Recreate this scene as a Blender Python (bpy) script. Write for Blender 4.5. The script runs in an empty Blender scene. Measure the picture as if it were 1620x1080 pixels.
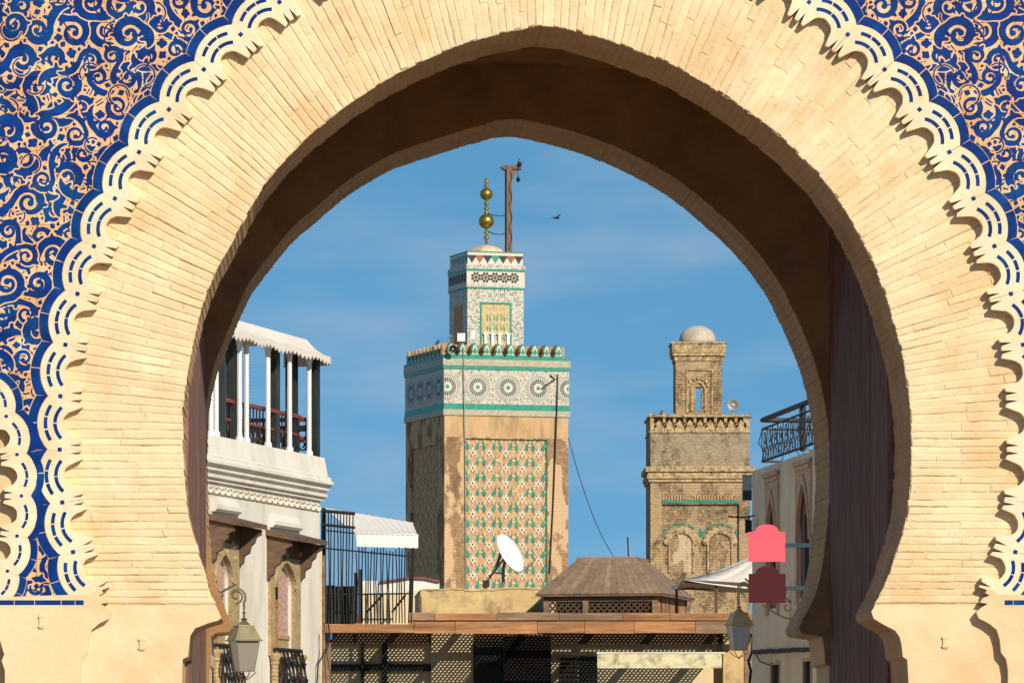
import bpy, math, random
import numpy as np
from mathutils import Vector, Matrix

random.seed(11)
rng = np.random.default_rng(5)
SC = bpy.context.scene
COL = SC.collection
rad = math.radians

# ------------------------------------------------------------------ camera
F, CX, CY, EYE = 8000.0, 480.0, 1200.0, 1.6      # focal length, principal point (photo px), eye height (m)
cd = bpy.data.cameras.new('camera')
cam = bpy.data.objects.new('camera', cd)
COL.objects.link(cam)
cam.location = (0, 0, EYE)
cam.rotation_euler = (rad(90), 0, 0)
cd.sensor_width = 36.0
cd.lens = F / 1620 * 36.0
cd.shift_x = (810 - CX) / 1620
cd.shift_y = (CY - 540) / 1620
cd.clip_start = 0.5
cd.clip_end = 6000
SC.camera = cam

# ------------------------------------------------------------------ light
SUN = Vector((0.50, -1.0, 0.60)).normalized()
elev = math.asin(SUN.z)
azim = math.atan2(SUN.x, SUN.y)
w = bpy.data.worlds.new('World')
SC.world = w
w.use_nodes = True
nt = w.node_tree
bg = nt.nodes['Background']
sky = nt.nodes.new('ShaderNodeTexSky')
sky.sky_type = 'NISHITA'
sky.sun_disc = False
sky.sun_elevation = elev
sky.sun_rotation = azim
sky.air_density = 1.0
sky.dust_density = 0.2
sky.ozone_density = 3.0
tc = nt.nodes.new('ShaderNodeTexCoord')
mp = nt.nodes.new('ShaderNodeVectorMath'); mp.operation = 'MULTIPLY_ADD'
mp.inputs[1].default_value = (1, 1, 0.8); mp.inputs[2].default_value = (0, 0, 0.22)
nrm = nt.nodes.new('ShaderNodeVectorMath'); nrm.operation = 'NORMALIZE'
nt.links.new(tc.outputs['Generated'], mp.inputs[0])
nt.links.new(mp.outputs[0], nrm.inputs[0])
nt.links.new(nrm.outputs[0], sky.inputs['Vector'])
hs = nt.nodes.new('ShaderNodeHueSaturation')
hs.inputs['Hue'].default_value = 0.485
hs.inputs['Saturation'].default_value = 1.22
hs.inputs['Value'].default_value = 1.0
nt.links.new(sky.outputs[0], hs.inputs['Color'])
# thin high cloud veil
mpc = nt.nodes.new('ShaderNodeMapping'); mpc.inputs['Scale'].default_value = (12, 12, 48)
nz = nt.nodes.new('ShaderNodeTexNoise'); nz.inputs['Scale'].default_value = 1.6; nz.inputs['Detail'].default_value = 5
nt.links.new(tc.outputs['Generated'], mpc.inputs[0]); nt.links.new(mpc.outputs[0], nz.inputs['Vector'])
cr = nt.nodes.new('ShaderNodeMapRange'); cr.inputs[1].default_value = 0.42; cr.inputs[2].default_value = 0.8
cr.inputs[3].default_value = 0.0; cr.inputs[4].default_value = 0.40
nt.links.new(nz.outputs[0], cr.inputs[0])
mxc = nt.nodes.new('ShaderNodeMix'); mxc.data_type = 'RGBA'
nt.links.new(cr.outputs[0], mxc.inputs[0])
nt.links.new(hs.outputs[0], mxc.inputs[6]); mxc.inputs[7].default_value = (4.6, 5.2, 5.9, 1)
nt.links.new(mxc.outputs[2], bg.inputs[0])
bg.inputs[1].default_value = 0.108

sl = bpy.data.lights.new('sun', 'SUN')
sl.energy = 5.0
sl.angle = rad(0.5)
sl.color = (1.0, 0.90, 0.75)
so = bpy.data.objects.new('sun', sl)
COL.objects.link(so)
so.rotation_euler = SUN.to_track_quat('Z', 'Y').to_euler()
so.location = (20, -20, 40)

SC.view_settings.view_transform = 'Standard'
SC.view_settings.look = 'None'
SC.view_settings.exposure = 0.0
SC.view_settings.gamma = 1.0
SC.view_settings.use_curve_mapping = False

# ------------------------------------------------------------------ helpers
def P(px, py, Y):
    return Vector(((px - CX) / F * Y, Y, EYE + (CY - py) / F * Y))

class MB:
    def __init__(s):
        s.v = []; s.f = []; s.m = []
    def face(s, pts, m=0):
        n = len(s.v); s.v += [tuple(p) for p in pts]; s.f.append(tuple(range(n, n + len(pts)))); s.m.append(m)
    def box(s, x0, x1, y0, y1, z0, z1, m=0):
        n = len(s.v)
        s.v += [(x0,y0,z0),(x1,y0,z0),(x1,y1,z0),(x0,y1,z0),(x0,y0,z1),(x1,y0,z1),(x1,y1,z1),(x0,y1,z1)]
        for q in ((0,3,2,1),(4,5,6,7),(0,1,5,4),(1,2,6,5),(2,3,7,6),(3,0,4,7)):
            s.f.append(tuple(n + i for i in q)); s.m.append(m)
        return s
    def prism(s, poly, y0, y1, m=0, ms=None, back=True):
        """poly: (x,z) outline; front face at y0, back at y1"""
        a = sum(poly[i][0]*poly[(i+1)%len(poly)][1]-poly[(i+1)%len(poly)][0]*poly[i][1] for i in range(len(poly)))
        if a < 0: poly = poly[::-1]
        n = len(s.v); k = len(poly)
        s.v += [(x, y0, z) for x, z in poly] + [(x, y1, z) for x, z in poly]
        s.f.append(tuple(range(n, n + k))); s.m.append(m)
        if back: s.f.append(tuple(range(n + 2*k - 1, n + k - 1, -1))); s.m.append(m)
        for i in range(k):
            j = (i + 1) % k
            s.f.append((n + i, n + k + i, n + k + j, n + j)); s.m.append(m if ms is None else ms)
        return s
    def prism_x(s, poly, x0, x1, m=0):
        """poly: (y,z) outline extruded along x"""
        n = len(s.v); k = len(poly)
        s.v += [(x0, y, z) for y, z in poly] + [(x1, y, z) for y, z in poly]
        s.f.append(tuple(range(n, n + k))); s.m.append(m)
        s.f.append(tuple(range(n + 2*k - 1, n + k - 1, -1))); s.m.append(m)
        for i in range(k):
            j = (i + 1) % k
            s.f.append((n + i, n + k + i, n + k + j, n + j)); s.m.append(m)
        return s
    def tube(s, pts, r, n=6, m=0):
        pts = [Vector(p) for p in pts]
        rs = r if isinstance(r, (list, tuple)) else [r] * len(pts)
        b = len(s.v)
        up = None
        for i, p in enumerate(pts):
            t = (pts[min(i+1, len(pts)-1)] - pts[max(i-1, 0)]).normalized()
            if up is None:
                up = t.orthogonal().normalized()
            else:
                up = (up - t * up.dot(t))
                up = up.normalized() if up.length > 1e-6 else t.orthogonal().normalized()
            sd = t.cross(up)
            for k in range(n):
                a = 2*math.pi*k/n
                s.v.append(tuple(p + (up*math.cos(a) + sd*math.sin(a))*rs[i]))
        for i in range(len(pts)-1):
            for k in range(n):
                l = (k+1) % n
                s.f.append((b+i*n+k, b+i*n+l, b+(i+1)*n+l, b+(i+1)*n+k)); s.m.append(m)
        s.f.append(tuple(range(b+n-1, b-1, -1))); s.m.append(m)
        e = b+(len(pts)-1)*n
        s.f.append(tuple(range(e, e+n))); s.m.append(m)
        return s
    def lathe(s, prof, c=(0,0,0), n=16, m=0):
        """prof: (r,z) bottom to top"""
        b = len(s.v)
        for r, z in prof:
            for k in range(n):
                a = 2*math.pi*k/n
                s.v.append((c[0]+r*math.cos(a), c[1]+r*math.sin(a), c[2]+z))
        for i in range(len(prof)-1):
            for k in range(n):
                l = (k+1) % n
                s.f.append((b+i*n+k, b+i*n+l, b+(i+1)*n+l, b+(i+1)*n+k)); s.m.append(m)
        s.f.append(tuple(range(b+n-1, b-1, -1))); s.m.append(m)
        e = b+(len(prof)-1)*n
        s.f.append(tuple(range(e, e+n))); s.m.append(m)
        return s
    def ball(s, c, r, n=14, m=0, sz=1.0):
        k = n//2
        return s.lathe([(max(1e-4, r*math.sin(math.pi*i/k)), -r*sz*math.cos(math.pi*i/k)) for i in range(k+1)], c, n, m)
    def sheet(s, grid, th=None, m=0):
        """grid[i][j] of points; th: offset vector giving thickness"""
        R = len(grid); Q = len(grid[0]); b = len(s.v)
        for row in grid:
            s.v += [tuple(p) for p in row]
        def idx(i, j, o=0): return b + o + i*Q + j
        for i in range(R-1):
            for j in range(Q-1):
                s.f.append((idx(i,j), idx(i,j+1), idx(i+1,j+1), idx(i+1,j))); s.m.append(m)
        if th is not None:
            o = R*Q
            for row in grid:
                s.v += [tuple(Vector(p)+Vector(th)) for p in row]
            for i in range(R-1):
                for j in range(Q-1):
                    s.f.append((idx(i,j,o), idx(i+1,j,o), idx(i+1,j+1,o), idx(i,j+1,o))); s.m.append(m)
            edge = [(0,j) for j in range(Q)] + [(i,Q-1) for i in range(1,R)] + [(R-1,j) for j in range(Q-2,-1,-1)] + [(i,0) for i in range(R-2,0,-1)]
            for a in range(len(edge)):
                p = edge[a]; q = edge[(a+1) % len(edge)]
                s.f.append((idx(*p), idx(*p, o), idx(*q, o), idx(*q))); s.m.append(m)
        return s
    def build(s, name, mats, parent=None, loc=None, smooth=False, rotz=0.0):
        me = bpy.data.meshes.new(name)
        me.from_pydata(s.v, [], s.f)
        if not isinstance(mats, (list, tuple)): mats = [mats]
        for x in mats: me.materials.append(x)
        if len(mats) > 1: me.polygons.foreach_set('material_index', s.m)
        if smooth: me.polygons.foreach_set('use_smooth', [True]*len(s.f))
        me.update()
        o = bpy.data.objects.new(name, me)
        COL.objects.link(o)
        if parent is not None: o.parent = parent
        if loc is not None: o.location = loc
        o.rotation_euler = (0, 0, rotz)
        return o

def thing(name, label, cat, loc=(0,0,0), rotz=0.0, group=None):
    o = bpy.data.objects.new(name, None)
    o.empty_display_size = 0.2
    COL.objects.link(o)
    o.location = loc; o.rotation_euler = (0, 0, rotz)
    o['label'] = label; o['category'] = cat
    if group: o['group'] = group
    return o
def tag(o, label, cat, group=None):
    o['label'] = label; o['category'] = cat
    if group: o['group'] = group
    return o
def part(name, parent):
    o = bpy.data.objects.new(name, None); o.empty_display_size = 0.1
    COL.objects.link(o); o.parent = parent
    return o
def inst(o, loc, parent=None, rotz=None):
    c = o.copy(); COL.objects.link(c); c.location = loc
    if parent is not None: c.parent = parent
    if rotz is not None: c.rotation_euler = (0, 0, rotz)
    return c

# ------------------------------------------------------------------ materials
def N(nt, t, **kw):
    n = nt.nodes.new(t)
    for k, v in kw.items(): setattr(n, k, v)
    return n
def ramp(nt, src, stops):
    r = nt.nodes.new('ShaderNodeValToRGB')
    e = r.color_ramp.elements
    while len(e) < len(stops): e.new(0.5)
    for i, (p, c) in enumerate(stops):
        e[i].position = p; e[i].color = (*c, 1) if len(c) == 3 else c
    nt.links.new(src, r.inputs[0])
    return r.outputs[0]
def mix(nt, a, b, fac, mode='MIX'):
    m = nt.nodes.new('ShaderNodeMix'); m.data_type = 'RGBA'; m.blend_type = mode
    for i, x in ((0, fac), (6, a), (7, b)):
        if hasattr(x, 'is_output'): nt.links.new(x, m.inputs[i])
        elif i == 0: m.inputs[0].default_value = x
        else: m.inputs[i].default_value = (*x, 1)
    return m.outputs[2]
def mathn(nt, op, a, b=0.0, c=None):
    m = nt.nodes.new('ShaderNodeMath'); m.operation = op
    for i, x in enumerate((a, b) if c is None else (a, b, c)):
        if hasattr(x, 'is_output'): nt.links.new(x, m.inputs[i])
        else: m.inputs[i].default_value = x
    return m.outputs[0]
def noise(nt, vec, scale, detail=4, rough=0.55, stretch=None):
    if stretch is not None:
        mp = nt.nodes.new('ShaderNodeMapping'); mp.inputs['Scale'].default_value = stretch
        nt.links.new(vec, mp.inputs[0]); vec = mp.outputs[0]
    n = nt.nodes.new('ShaderNodeTexNoise'); n.inputs['Scale'].default_value = scale
    n.inputs['Detail'].default_value = detail; n.inputs['Roughness'].default_value = rough
    nt.links.new(vec, n.inputs['Vector'])
    return n.outputs[0]
MATS = {}
def M(name, col, col2=None, scale=2.0, rough=0.8, bump=0.0, bscale=30.0, stain=None, sscale=0.8, samt=0.5,
      rnd=0.0, metal=0.0, stretch=None, spec=0.3, bdist=0.01):
    if name in MATS: return MATS[name]
    m = bpy.data.materials.new(name); m.use_nodes = True
    nt = m.node_tree; b = nt.nodes['Principled BSDF']
    g = nt.nodes.new('ShaderNodeNewGeometry'); vec = g.outputs['Position']
    c = col2 if col2 is not None else tuple(x*0.82 for x in col)
    n1 = noise(nt, vec, scale, 6, 0.65, stretch)
    cc = ramp(nt, n1, [(0.32, c), (0.66, col)])
    if stain is not None:
        n2 = noise(nt, vec, sscale, 7, 0.65, stretch)
        f = nt.nodes.new('ShaderNodeMapRange'); f.inputs[1].default_value = 0.48; f.inputs[2].default_value = 0.66
        f.inputs[4].default_value = samt
        nt.links.new(n2, f.inputs[0])
        cc = mix(nt, cc, stain, f.outputs[0])
    if rnd:
        oi = nt.nodes.new('ShaderNodeObjectInfo')
        r = nt.nodes.new('ShaderNodeMapRange'); r.inputs[3].default_value = 1-rnd; r.inputs[4].default_value = 1+rnd*0.6
        nt.links.new(oi.outputs['Random'], r.inputs[0])
        h = nt.nodes.new('ShaderNodeHueSaturation'); nt.links.new(r.outputs[0], h.inputs['Value']); nt.links.new(cc, h.inputs['Color'])
        cc = h.outputs[0]
    nt.links.new(cc, b.inputs['Base Color'])
    b.inputs['Roughness'].default_value = rough; b.inputs['Metallic'].default_value = metal
    b.inputs['Specular IOR Level'].default_value = spec
    if bump:
        n3 = noise(nt, vec, bscale, 4, 0.6, stretch)
        bp = nt.nodes.new('ShaderNodeBump'); bp.inputs['Strength'].default_value = bump; bp.inputs['Distance'].default_value = bdist
        nt.links.new(n3, bp.inputs['Height']); nt.links.new(bp.outputs[0], b.inputs['Normal'])
    MATS[name] = m
    return m

m_brick = M('limewashed_brick', (0.84, 0.655, 0.41), (0.73, 0.54, 0.315), 3.0, 0.85, 0.6, 40, (0.66, 0.39, 0.16), 1.6, 0.5, rnd=0.08, bdist=0.012)
m_mortar = M('lime_mortar', (0.70, 0.52, 0.30), (0.58, 0.41, 0.22), 6.0, 0.9, 0.4, 60)
m_plaster = M('gate_plaster', (0.80, 0.61, 0.375), (0.71, 0.52, 0.30), 1.6, 0.85, 0.5, 14, (0.62, 0.40, 0.19), 1.4, 0.6)
m_border = M('carved_cream_plaster', (0.83, 0.69, 0.47), (0.75, 0.59, 0.38), 4.0, 0.75, 0.5, 26, (0.66, 0.44, 0.22), 2.4, 0.5)
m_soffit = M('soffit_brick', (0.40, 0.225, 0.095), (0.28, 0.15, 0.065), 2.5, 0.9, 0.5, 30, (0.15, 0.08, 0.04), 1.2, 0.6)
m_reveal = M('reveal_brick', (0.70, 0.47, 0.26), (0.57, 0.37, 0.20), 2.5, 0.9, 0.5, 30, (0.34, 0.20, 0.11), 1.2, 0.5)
m_terra = M('terracotta_ground', (0.78, 0.45, 0.21), (0.66, 0.34, 0.14), 9.0, 0.8, 0.3, 60, (0.84, 0.62, 0.38), 5.0, 0.8, rnd=0.12)
m_cobalt = M('cobalt_glaze', (0.002, 0.040, 0.225), (0.002, 0.022, 0.13), 5.0, 0.45, 0.12, 30, (0.004, 0.09, 0.24), 2.5, 0.5, rnd=0.18, spec=0.08)
m_door = M('gate_wood', (0.30, 0.155, 0.115), (0.10, 0.05, 0.04), 6.0, 0.75, 0.9, 16, (0.32, 0.22, 0.185), 5.0, 0.6, stretch=(3, 3, 0.4), rnd=0.10, bdist=0.02)
m_iron = M('black_iron', (0.03, 0.028, 0.025), rough=0.55, metal=0.4)
m_white = M('whitewash', (0.80, 0.75, 0.65), (0.70, 0.65, 0.55), 0.9, 0.85, 0.3, 14, (0.50, 0.43, 0.33), 1.2, 0.5, stretch=(1.5, 1.5, 0.35))
m_whitep = M('white_paint', (0.80, 0.79, 0.77), (0.7, 0.69, 0.66), 4.0, 0.5)
m_canvas = M('cream_canvas', (0.78, 0.71, 0.62), (0.70, 0.62, 0.53), 2.0, 0.9, 0.4, 9, bdist=0.03)
m_wcanvas = M('white_canvas', (0.82, 0.77, 0.69), (0.75, 0.69, 0.60), 2.0, 0.9, 0.4, 9, bdist=0.03)
m_stucco = M('carved_stucco', (0.50, 0.38, 0.21), (0.32, 0.22, 0.10), 9.0, 0.85, 0.8, 22, bdist=0.04)
m_oldwood = M('weathered_wood', (0.16, 0.10, 0.06), (0.09, 0.055, 0.035), 5.0, 0.8, 0.4, 20, stretch=(1, 1, 3))
m_redwood = M('red_painted_rail', (0.26, 0.05, 0.04), rough=0.5)
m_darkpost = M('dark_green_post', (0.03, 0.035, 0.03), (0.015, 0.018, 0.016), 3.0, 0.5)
m_pinkpanel = M('carved_pink_panel', (0.62, 0.44, 0.36), (0.34, 0.20, 0.15), 16.0, 0.8, 0.8, 16, bdist=0.05)
m_orangewood = M('orange_varnished_wood', (0.52, 0.22, 0.05), (0.35, 0.13, 0.03), 4.0, 0.5)
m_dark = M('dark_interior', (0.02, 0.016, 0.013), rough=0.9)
m_lampmetal = M('bronze_lantern_metal', (0.20, 0.17, 0.09), (0.13, 0.11, 0.055), 6.0, 0.45, metal=0.5)
m_lampbrass = M('pale_brass_lantern', (0.62, 0.47, 0.22), (0.5, 0.36, 0.15), 6.0, 0.45, metal=0.3)
m_ochre = M('ochre_render', (0.66, 0.48, 0.23), (0.50, 0.34, 0.15), 2.0, 0.9, 0.5, 12, (0.16, 0.11, 0.06), 2.2, 0.8)
m_pergola = M('orange_timber', (0.58, 0.28, 0.11), (0.30, 0.13, 0.05), 9.0, 0.7, 0.8, 18, (0.16, 0.08, 0.04), 4.0, 0.75, rnd=0.2, stretch=(0.12, 1, 1), bdist=0.02)
m_grwood = M('grey_brown_timber', (0.36, 0.22, 0.13), (0.18, 0.11, 0.07), 9.0, 0.8, 0.7, 18, (0.12, 0.08, 0.05), 4.0, 0.6, rnd=0.2, stretch=(0.14, 1, 1), bdist=0.02)
m_roofplank = M('roof_planks', (0.33, 0.22, 0.135), (0.20, 0.135, 0.085), 4.0, 0.8, 0.5, 14, (0.16, 0.10, 0.06), 1.5, 0.5, rnd=0.2, stretch=(2, 2, 0.5))
m_lattice = M('lattice_wood', (0.09, 0.055, 0.035), (0.05, 0.03, 0.02), 5, 0.8)
m_slat = M('reed_slats', (0.42, 0.20, 0.08), (0.25, 0.11, 0.05), 5, 0.8)
m_tan = M('tan_render', (0.74, 0.60, 0.38), (0.64, 0.50, 0.30), 1.2, 0.9, 0.3, 12)
m_rhouse = M('beige_house_render', (0.88, 0.71, 0.50), (0.78, 0.61, 0.42), 0.9, 0.9, 0.3, 10, (0.42, 0.32, 0.23), 0.8, 0.35, stretch=(1, 1, 0.5))
m_rframe = M('carved_window_surround', (0.66, 0.45, 0.28), (0.48, 0.32, 0.2), 9.0, 0.85, 0.6, 30)
m_maroon = M('maroon_shutter', (0.24, 0.075, 0.065), (0.13, 0.04, 0.035), 4.0, 0.6)
m_dish = M('dish_white', (0.85, 0.85, 0.84), (0.80, 0.80, 0.79), 2.0, 0.4)
m_grey = M('grey_metal', (0.30, 0.30, 0.30), (0.2, 0.2, 0.2), 5.0, 0.5, metal=0.3)
m_coral = M('coral_sign_paint', (0.86, 0.115, 0.15), (0.85, 0.112, 0.147), 1.0, 0.8, spec=0.05)
m_brown = M('brown_sign_paint', (0.078, 0.020, 0.022), (0.075, 0.019, 0.021), 1.0, 0.8, spec=0.05)
m_rod = M('blue_grey_rod', (0.05, 0.075, 0.095), rough=0.85, spec=0.05)
m_cable = M('black_cable', (0.02, 0.02, 0.02), rough=0.6)
m_green = M('green_glaze', (0.012, 0.29, 0.185), (0.008, 0.18, 0.125), 6.0, 0.35, 0.2, 20, (0.05, 0.28, 0.19), 2.0, 0.5, spec=0.5)
m_tilew = M('white_glaze', (0.62, 0.59, 0.49), (0.52, 0.49, 0.40), 8.0, 0.4)
m_tileb = M('black_glaze', (0.03, 0.028, 0.03), rough=0.4)
m_tilebr = M('brown_glaze', (0.33, 0.12, 0.05), rough=0.4)
m_gold = M('gilded_copper', (0.58, 0.38, 0.08), (0.38, 0.24, 0.05), 5.0, 0.32, metal=0.9)
m_polewood = M('old_gallows_timber', (0.20, 0.125, 0.085), (0.12, 0.075, 0.05), 4.0, 0.8, stretch=(2, 2, 0.5))
m_minbrick = None
m_road = M('street_paving', (0.25, 0.20, 0.15), (0.18, 0.145, 0.11), 0.6, 0.9, 0.3, 8)

def old_brick(name, c1, c2, mort, bw, bh, stain, samt, rough=0.9, patch=None, pamt=0.0, sscale=0.8, grit=0.55, gs=7.0, g0=0.47):
    """far brickwork, courses too small to pick apart"""
    m = bpy.data.materials.new(name); m.use_nodes = True
    nt = m.node_tree; b = nt.nodes['Principled BSDF']
    tcn = nt.nodes.new('ShaderNodeTexCoord'); vec = tcn.outputs['Object']
    sx = nt.nodes.new('ShaderNodeSeparateXYZ'); nt.links.new(vec, sx.inputs[0])
    cb = nt.nodes.new('ShaderNodeCombineXYZ')
    nt.links.new(mathn(nt, 'ADD', sx.outputs[0], sx.outputs[1]), cb.inputs[0]); nt.links.new(sx.outputs[2], cb.inputs[1])
    br = nt.nodes.new('ShaderNodeTexBrick'); nt.links.new(cb.outputs[0], br.inputs[0])
    br.inputs['Color1'].default_value = (*c1, 1); br.inputs['Color2'].default_value = (*c2, 1); br.inputs['Mortar'].default_value = (*mort, 1)
    br.inputs['Scale'].default_value = 1.0; br.inputs['Brick Width'].default_value = bw; br.inputs['Row Height'].default_value = bh
    br.inputs['Mortar Size'].default_value = bh*0.16; br.inputs['Mortar Smooth'].default_value = 0.3
    cc = br.outputs[0]
    n0 = noise(nt, vec, gs, 8, 0.75)
    cc = mix(nt, cc, tuple(x*0.45 for x in c1), mathn(nt, 'MULTIPLY', ramp(nt, n0, [(g0, (0,0,0)), (g0+0.09, (1,1,1))]), grit))
    if gs > 8: cc = mix(nt, cc, tuple(min(1, x*1.55) for x in c1), mathn(nt, 'MULTIPLY', ramp(nt, noise(nt, vec, gs*2.2, 5, 0.7), [(0.52, (0,0,0)), (0.58, (1,1,1))]), 0.7))
    n2 = noise(nt, vec, sscale, 8, 0.7)
    cc = mix(nt, cc, stain, mathn(nt, 'MULTIPLY', ramp(nt, n2, [(0.48, (0,0,0)), (0.62, (1,1,1))]), samt))
    if patch is not None:
        n3 = noise(nt, vec, 0.9, 6, 0.6, (1.2, 1.2, 0.6))
        cc = mix(nt, cc, patch, mathn(nt, 'MULTIPLY', ramp(nt, n3, [(0.47, (0,0,0)), (0.50, (1,1,1))]), pamt))
    nt.links.new(cc, b.inputs['Base Color']); b.inputs['Roughness'].default_value = rough
    b.inputs['Specular IOR Level'].default_value = 0.2
    bp = nt.nodes.new('ShaderNodeBump'); bp.inputs['Strength'].default_value = 0.8; bp.inputs['Distance'].default_value = 0.04
    n4 = noise(nt, vec, 14, 5, 0.7)
    nt.links.new(mathn(nt, 'ADD', mathn(nt, 'MULTIPLY', br.outputs[1], -0.6), n4), bp.inputs['Height']); nt.links.new(bp.outputs[0], b.inputs['Normal'])
    return m
m_minbrick = old_brick('minaret_plastered_brick', (0.46, 0.28, 0.14), (0.33, 0.195, 0.10), (0.40, 0.26, 0.14), 0.30, 0.075, (0.17, 0.10, 0.06), 0.7, patch=(0.70, 0.47, 0.26), pamt=0.85)
m_minplaster = M('minaret_streaked_plaster', (0.60, 0.40, 0.20), (0.46, 0.29, 0.14), 1.4, 0.9, 0.4, 12, (0.16, 0.10, 0.06), 1.3, 0.55, stretch=(1.6, 1.6, 0.5))
m_sebka = M('sebka_terracotta', (0.64, 0.45, 0.24), (0.30, 0.165, 0.08), 11, 0.9, 0.9, 20, (0.58, 0.31, 0.19), 7.0, 0.8, bdist=0.03)
m_ribs = M('sebka_rib_brick', (0.76, 0.56, 0.32), (0.52, 0.34, 0.17), 6, 0.9, 0.5, 20)
m_oldstone = old_brick('second_minaret_old_brick', (0.42, 0.285, 0.15), (0.27, 0.175, 0.095), (0.29, 0.20, 0.115), 0.26, 0.075, (0.08, 0.06, 0.045), 0.8, sscale=2.2, patch=(0.60, 0.42, 0.23), pamt=0.5, grit=0.9, gs=9, g0=0.46)
m_lichen = old_brick('second_minaret_pitted_render', (0.36, 0.275, 0.17), (0.31, 0.235, 0.145), (0.33, 0.25, 0.155), 0.23, 0.075, (0.08, 0.07, 0.055), 0.8, sscale=3.5, patch=(0.52, 0.41, 0.26), pamt=0.4, grit=0.95, gs=11, g0=0.45)
m_infill = old_brick('blind_arch_infill', (0.50, 0.37, 0.20), (0.42, 0.30, 0.16), (0.30, 0.2, 0.11), 0.24, 0.07, (0.14, 0.10, 0.06), 0.5, sscale=2.0, patch=(0.66, 0.50, 0.30), pamt=0.8)
m_oldtrim = M('second_minaret_trim', (0.66, 0.48, 0.24), (0.30, 0.21, 0.11), 11, 0.9, 1.0, 18, (0.10, 0.075, 0.045), 6.0, 0.85, bdist=0.04)
m_domestone = M('weathered_dome_render', (0.55, 0.48, 0.38), (0.42, 0.36, 0.28), 3, 0.9, 0.4, 14, (0.22, 0.18, 0.13), 2.2, 0.5)
m_domecream = M('cream_dome_render', (0.72, 0.56, 0.36), (0.62, 0.46, 0.28), 2, 0.9, 0.3, 14, (0.30, 0.20, 0.13), 2.6, 0.7)

def zellige(name, cols, cell, rnd=0.25, grout=(0.55, 0.52, 0.45)):
    """far mosaic: cells too small to pick apart"""
    m = bpy.data.materials.new(name); m.use_nodes = True
    nt = m.node_tree; b = nt.nodes['Principled BSDF']
    tcn = nt.nodes.new('ShaderNodeTexCoord')
    sx = nt.nodes.new('ShaderNodeSeparateXYZ'); nt.links.new(tcn.outputs['Object'], sx.inputs[0])
    cb = nt.nodes.new('ShaderNodeCombineXYZ')
    nt.links.new(mathn(nt, 'ADD', sx.outputs[0], sx.outputs[1]), cb.inputs[0]); nt.links.new(sx.outputs[2], cb.inputs[1])
    v = nt.nodes.new('ShaderNodeTexVoronoi'); v.inputs['Scale'].default_value = 1/cell; v.inputs['Randomness'].default_value = rnd
    nt.links.new(cb.outputs[0], v.inputs['Vector'])
    s2 = nt.nodes.new('ShaderNodeSeparateColor'); nt.links.new(v.outputs['Color'], s2.inputs[0])
    r = nt.nodes.new('ShaderNodeValToRGB'); r.color_ramp.interpolation = 'CONSTANT'
    e = r.color_ramp.elements
    while len(e) < len(cols): e.new(0.5)
    for i, (p, c) in enumerate(cols): e[i].position = p; e[i].color = (*c, 1)
    nt.links.new(s2.outputs[0], r.inputs[0])
    fac = ramp(nt, v.outputs['Distance'], [(0.36, (0,0,0)), (0.42, (1,1,1))])
    cc = mix(nt, r.outputs[0], grout, fac)
    nt.links.new(cc, b.inputs['Base Color']); b.inputs['Roughness'].default_value = 0.45
    return m
W_, K_, R_, G_ = (0.56, 0.52, 0.41), (0.04, 0.035, 0.035), (0.36, 0.17, 0.09), (0.16, 0.38, 0.28)
m_zel = zellige('mosaic_white_brown', [(0, K_), (0.30, R_), (0.56, W_), (0.90, G_)], 0.058, 0.45, grout=(0.50, 0.46, 0.36))
m_zelgrey = zellige('mosaic_grey_interlace', [(0, (0.30, 0.29, 0.20)), (0.35, (0.47, 0.40, 0.27)), (0.7, (0.25, 0.30, 0.22))], 0.07, 0.05, grout=(0.42, 0.35, 0.22))
m_zelup = zellige('mosaic_upper_shaft', [(0, K_), (0.26, R_), (0.44, G_), (0.62, W_)], 0.07, 0.3, grout=(0.46, 0.46, 0.37))
m_check = zellige('mosaic_check', [(0, K_), (0.3, R_), (0.5, W_)], 0.05, 0.0)
def glass_mat(name, col, rough=0.35, alpha_t=0.0):
    m = bpy.data.materials.new(name); m.use_nodes = True
    b = m.node_tree.nodes['Principled BSDF']
    b.inputs['Base Color'].default_value = (*col, 1); b.inputs['Roughness'].default_value = rough
    b.inputs['Transmission Weight'].default_value = alpha_t
    return m
m_frost = glass_mat('smoked_lantern_glass', (0.32, 0.27, 0.21), 0.4, 0.25)
m_opal = glass_mat('opal_lantern_glass', (0.62, 0.60, 0.66), 0.4, 0.25)

# ------------------------------------------------------------------ ground
g = MB(); g.face([(-2500,-500,0),(2500,-500,0),(2500,4500,0),(-2500,4500,0)])
o = g.build('ground', m_road); o['kind'] = 'structure'

# ================================================================== CITY GATE
GY = 34.5
K = GY / F
AX = 860.0
GX0 = (AX - CX) * K
gate = thing('city_gate', 'monumental city gate with a brick horseshoe arch and blue arabesque tile', 'gate', (GX0, GY, 0))
def G(px, py, dy=0.0): return ((px - AX) * K, dy, EYE + (CY - py) * K)
def G2(px, py): return ((px - AX) * K, EYE + (CY - py) * K)

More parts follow.
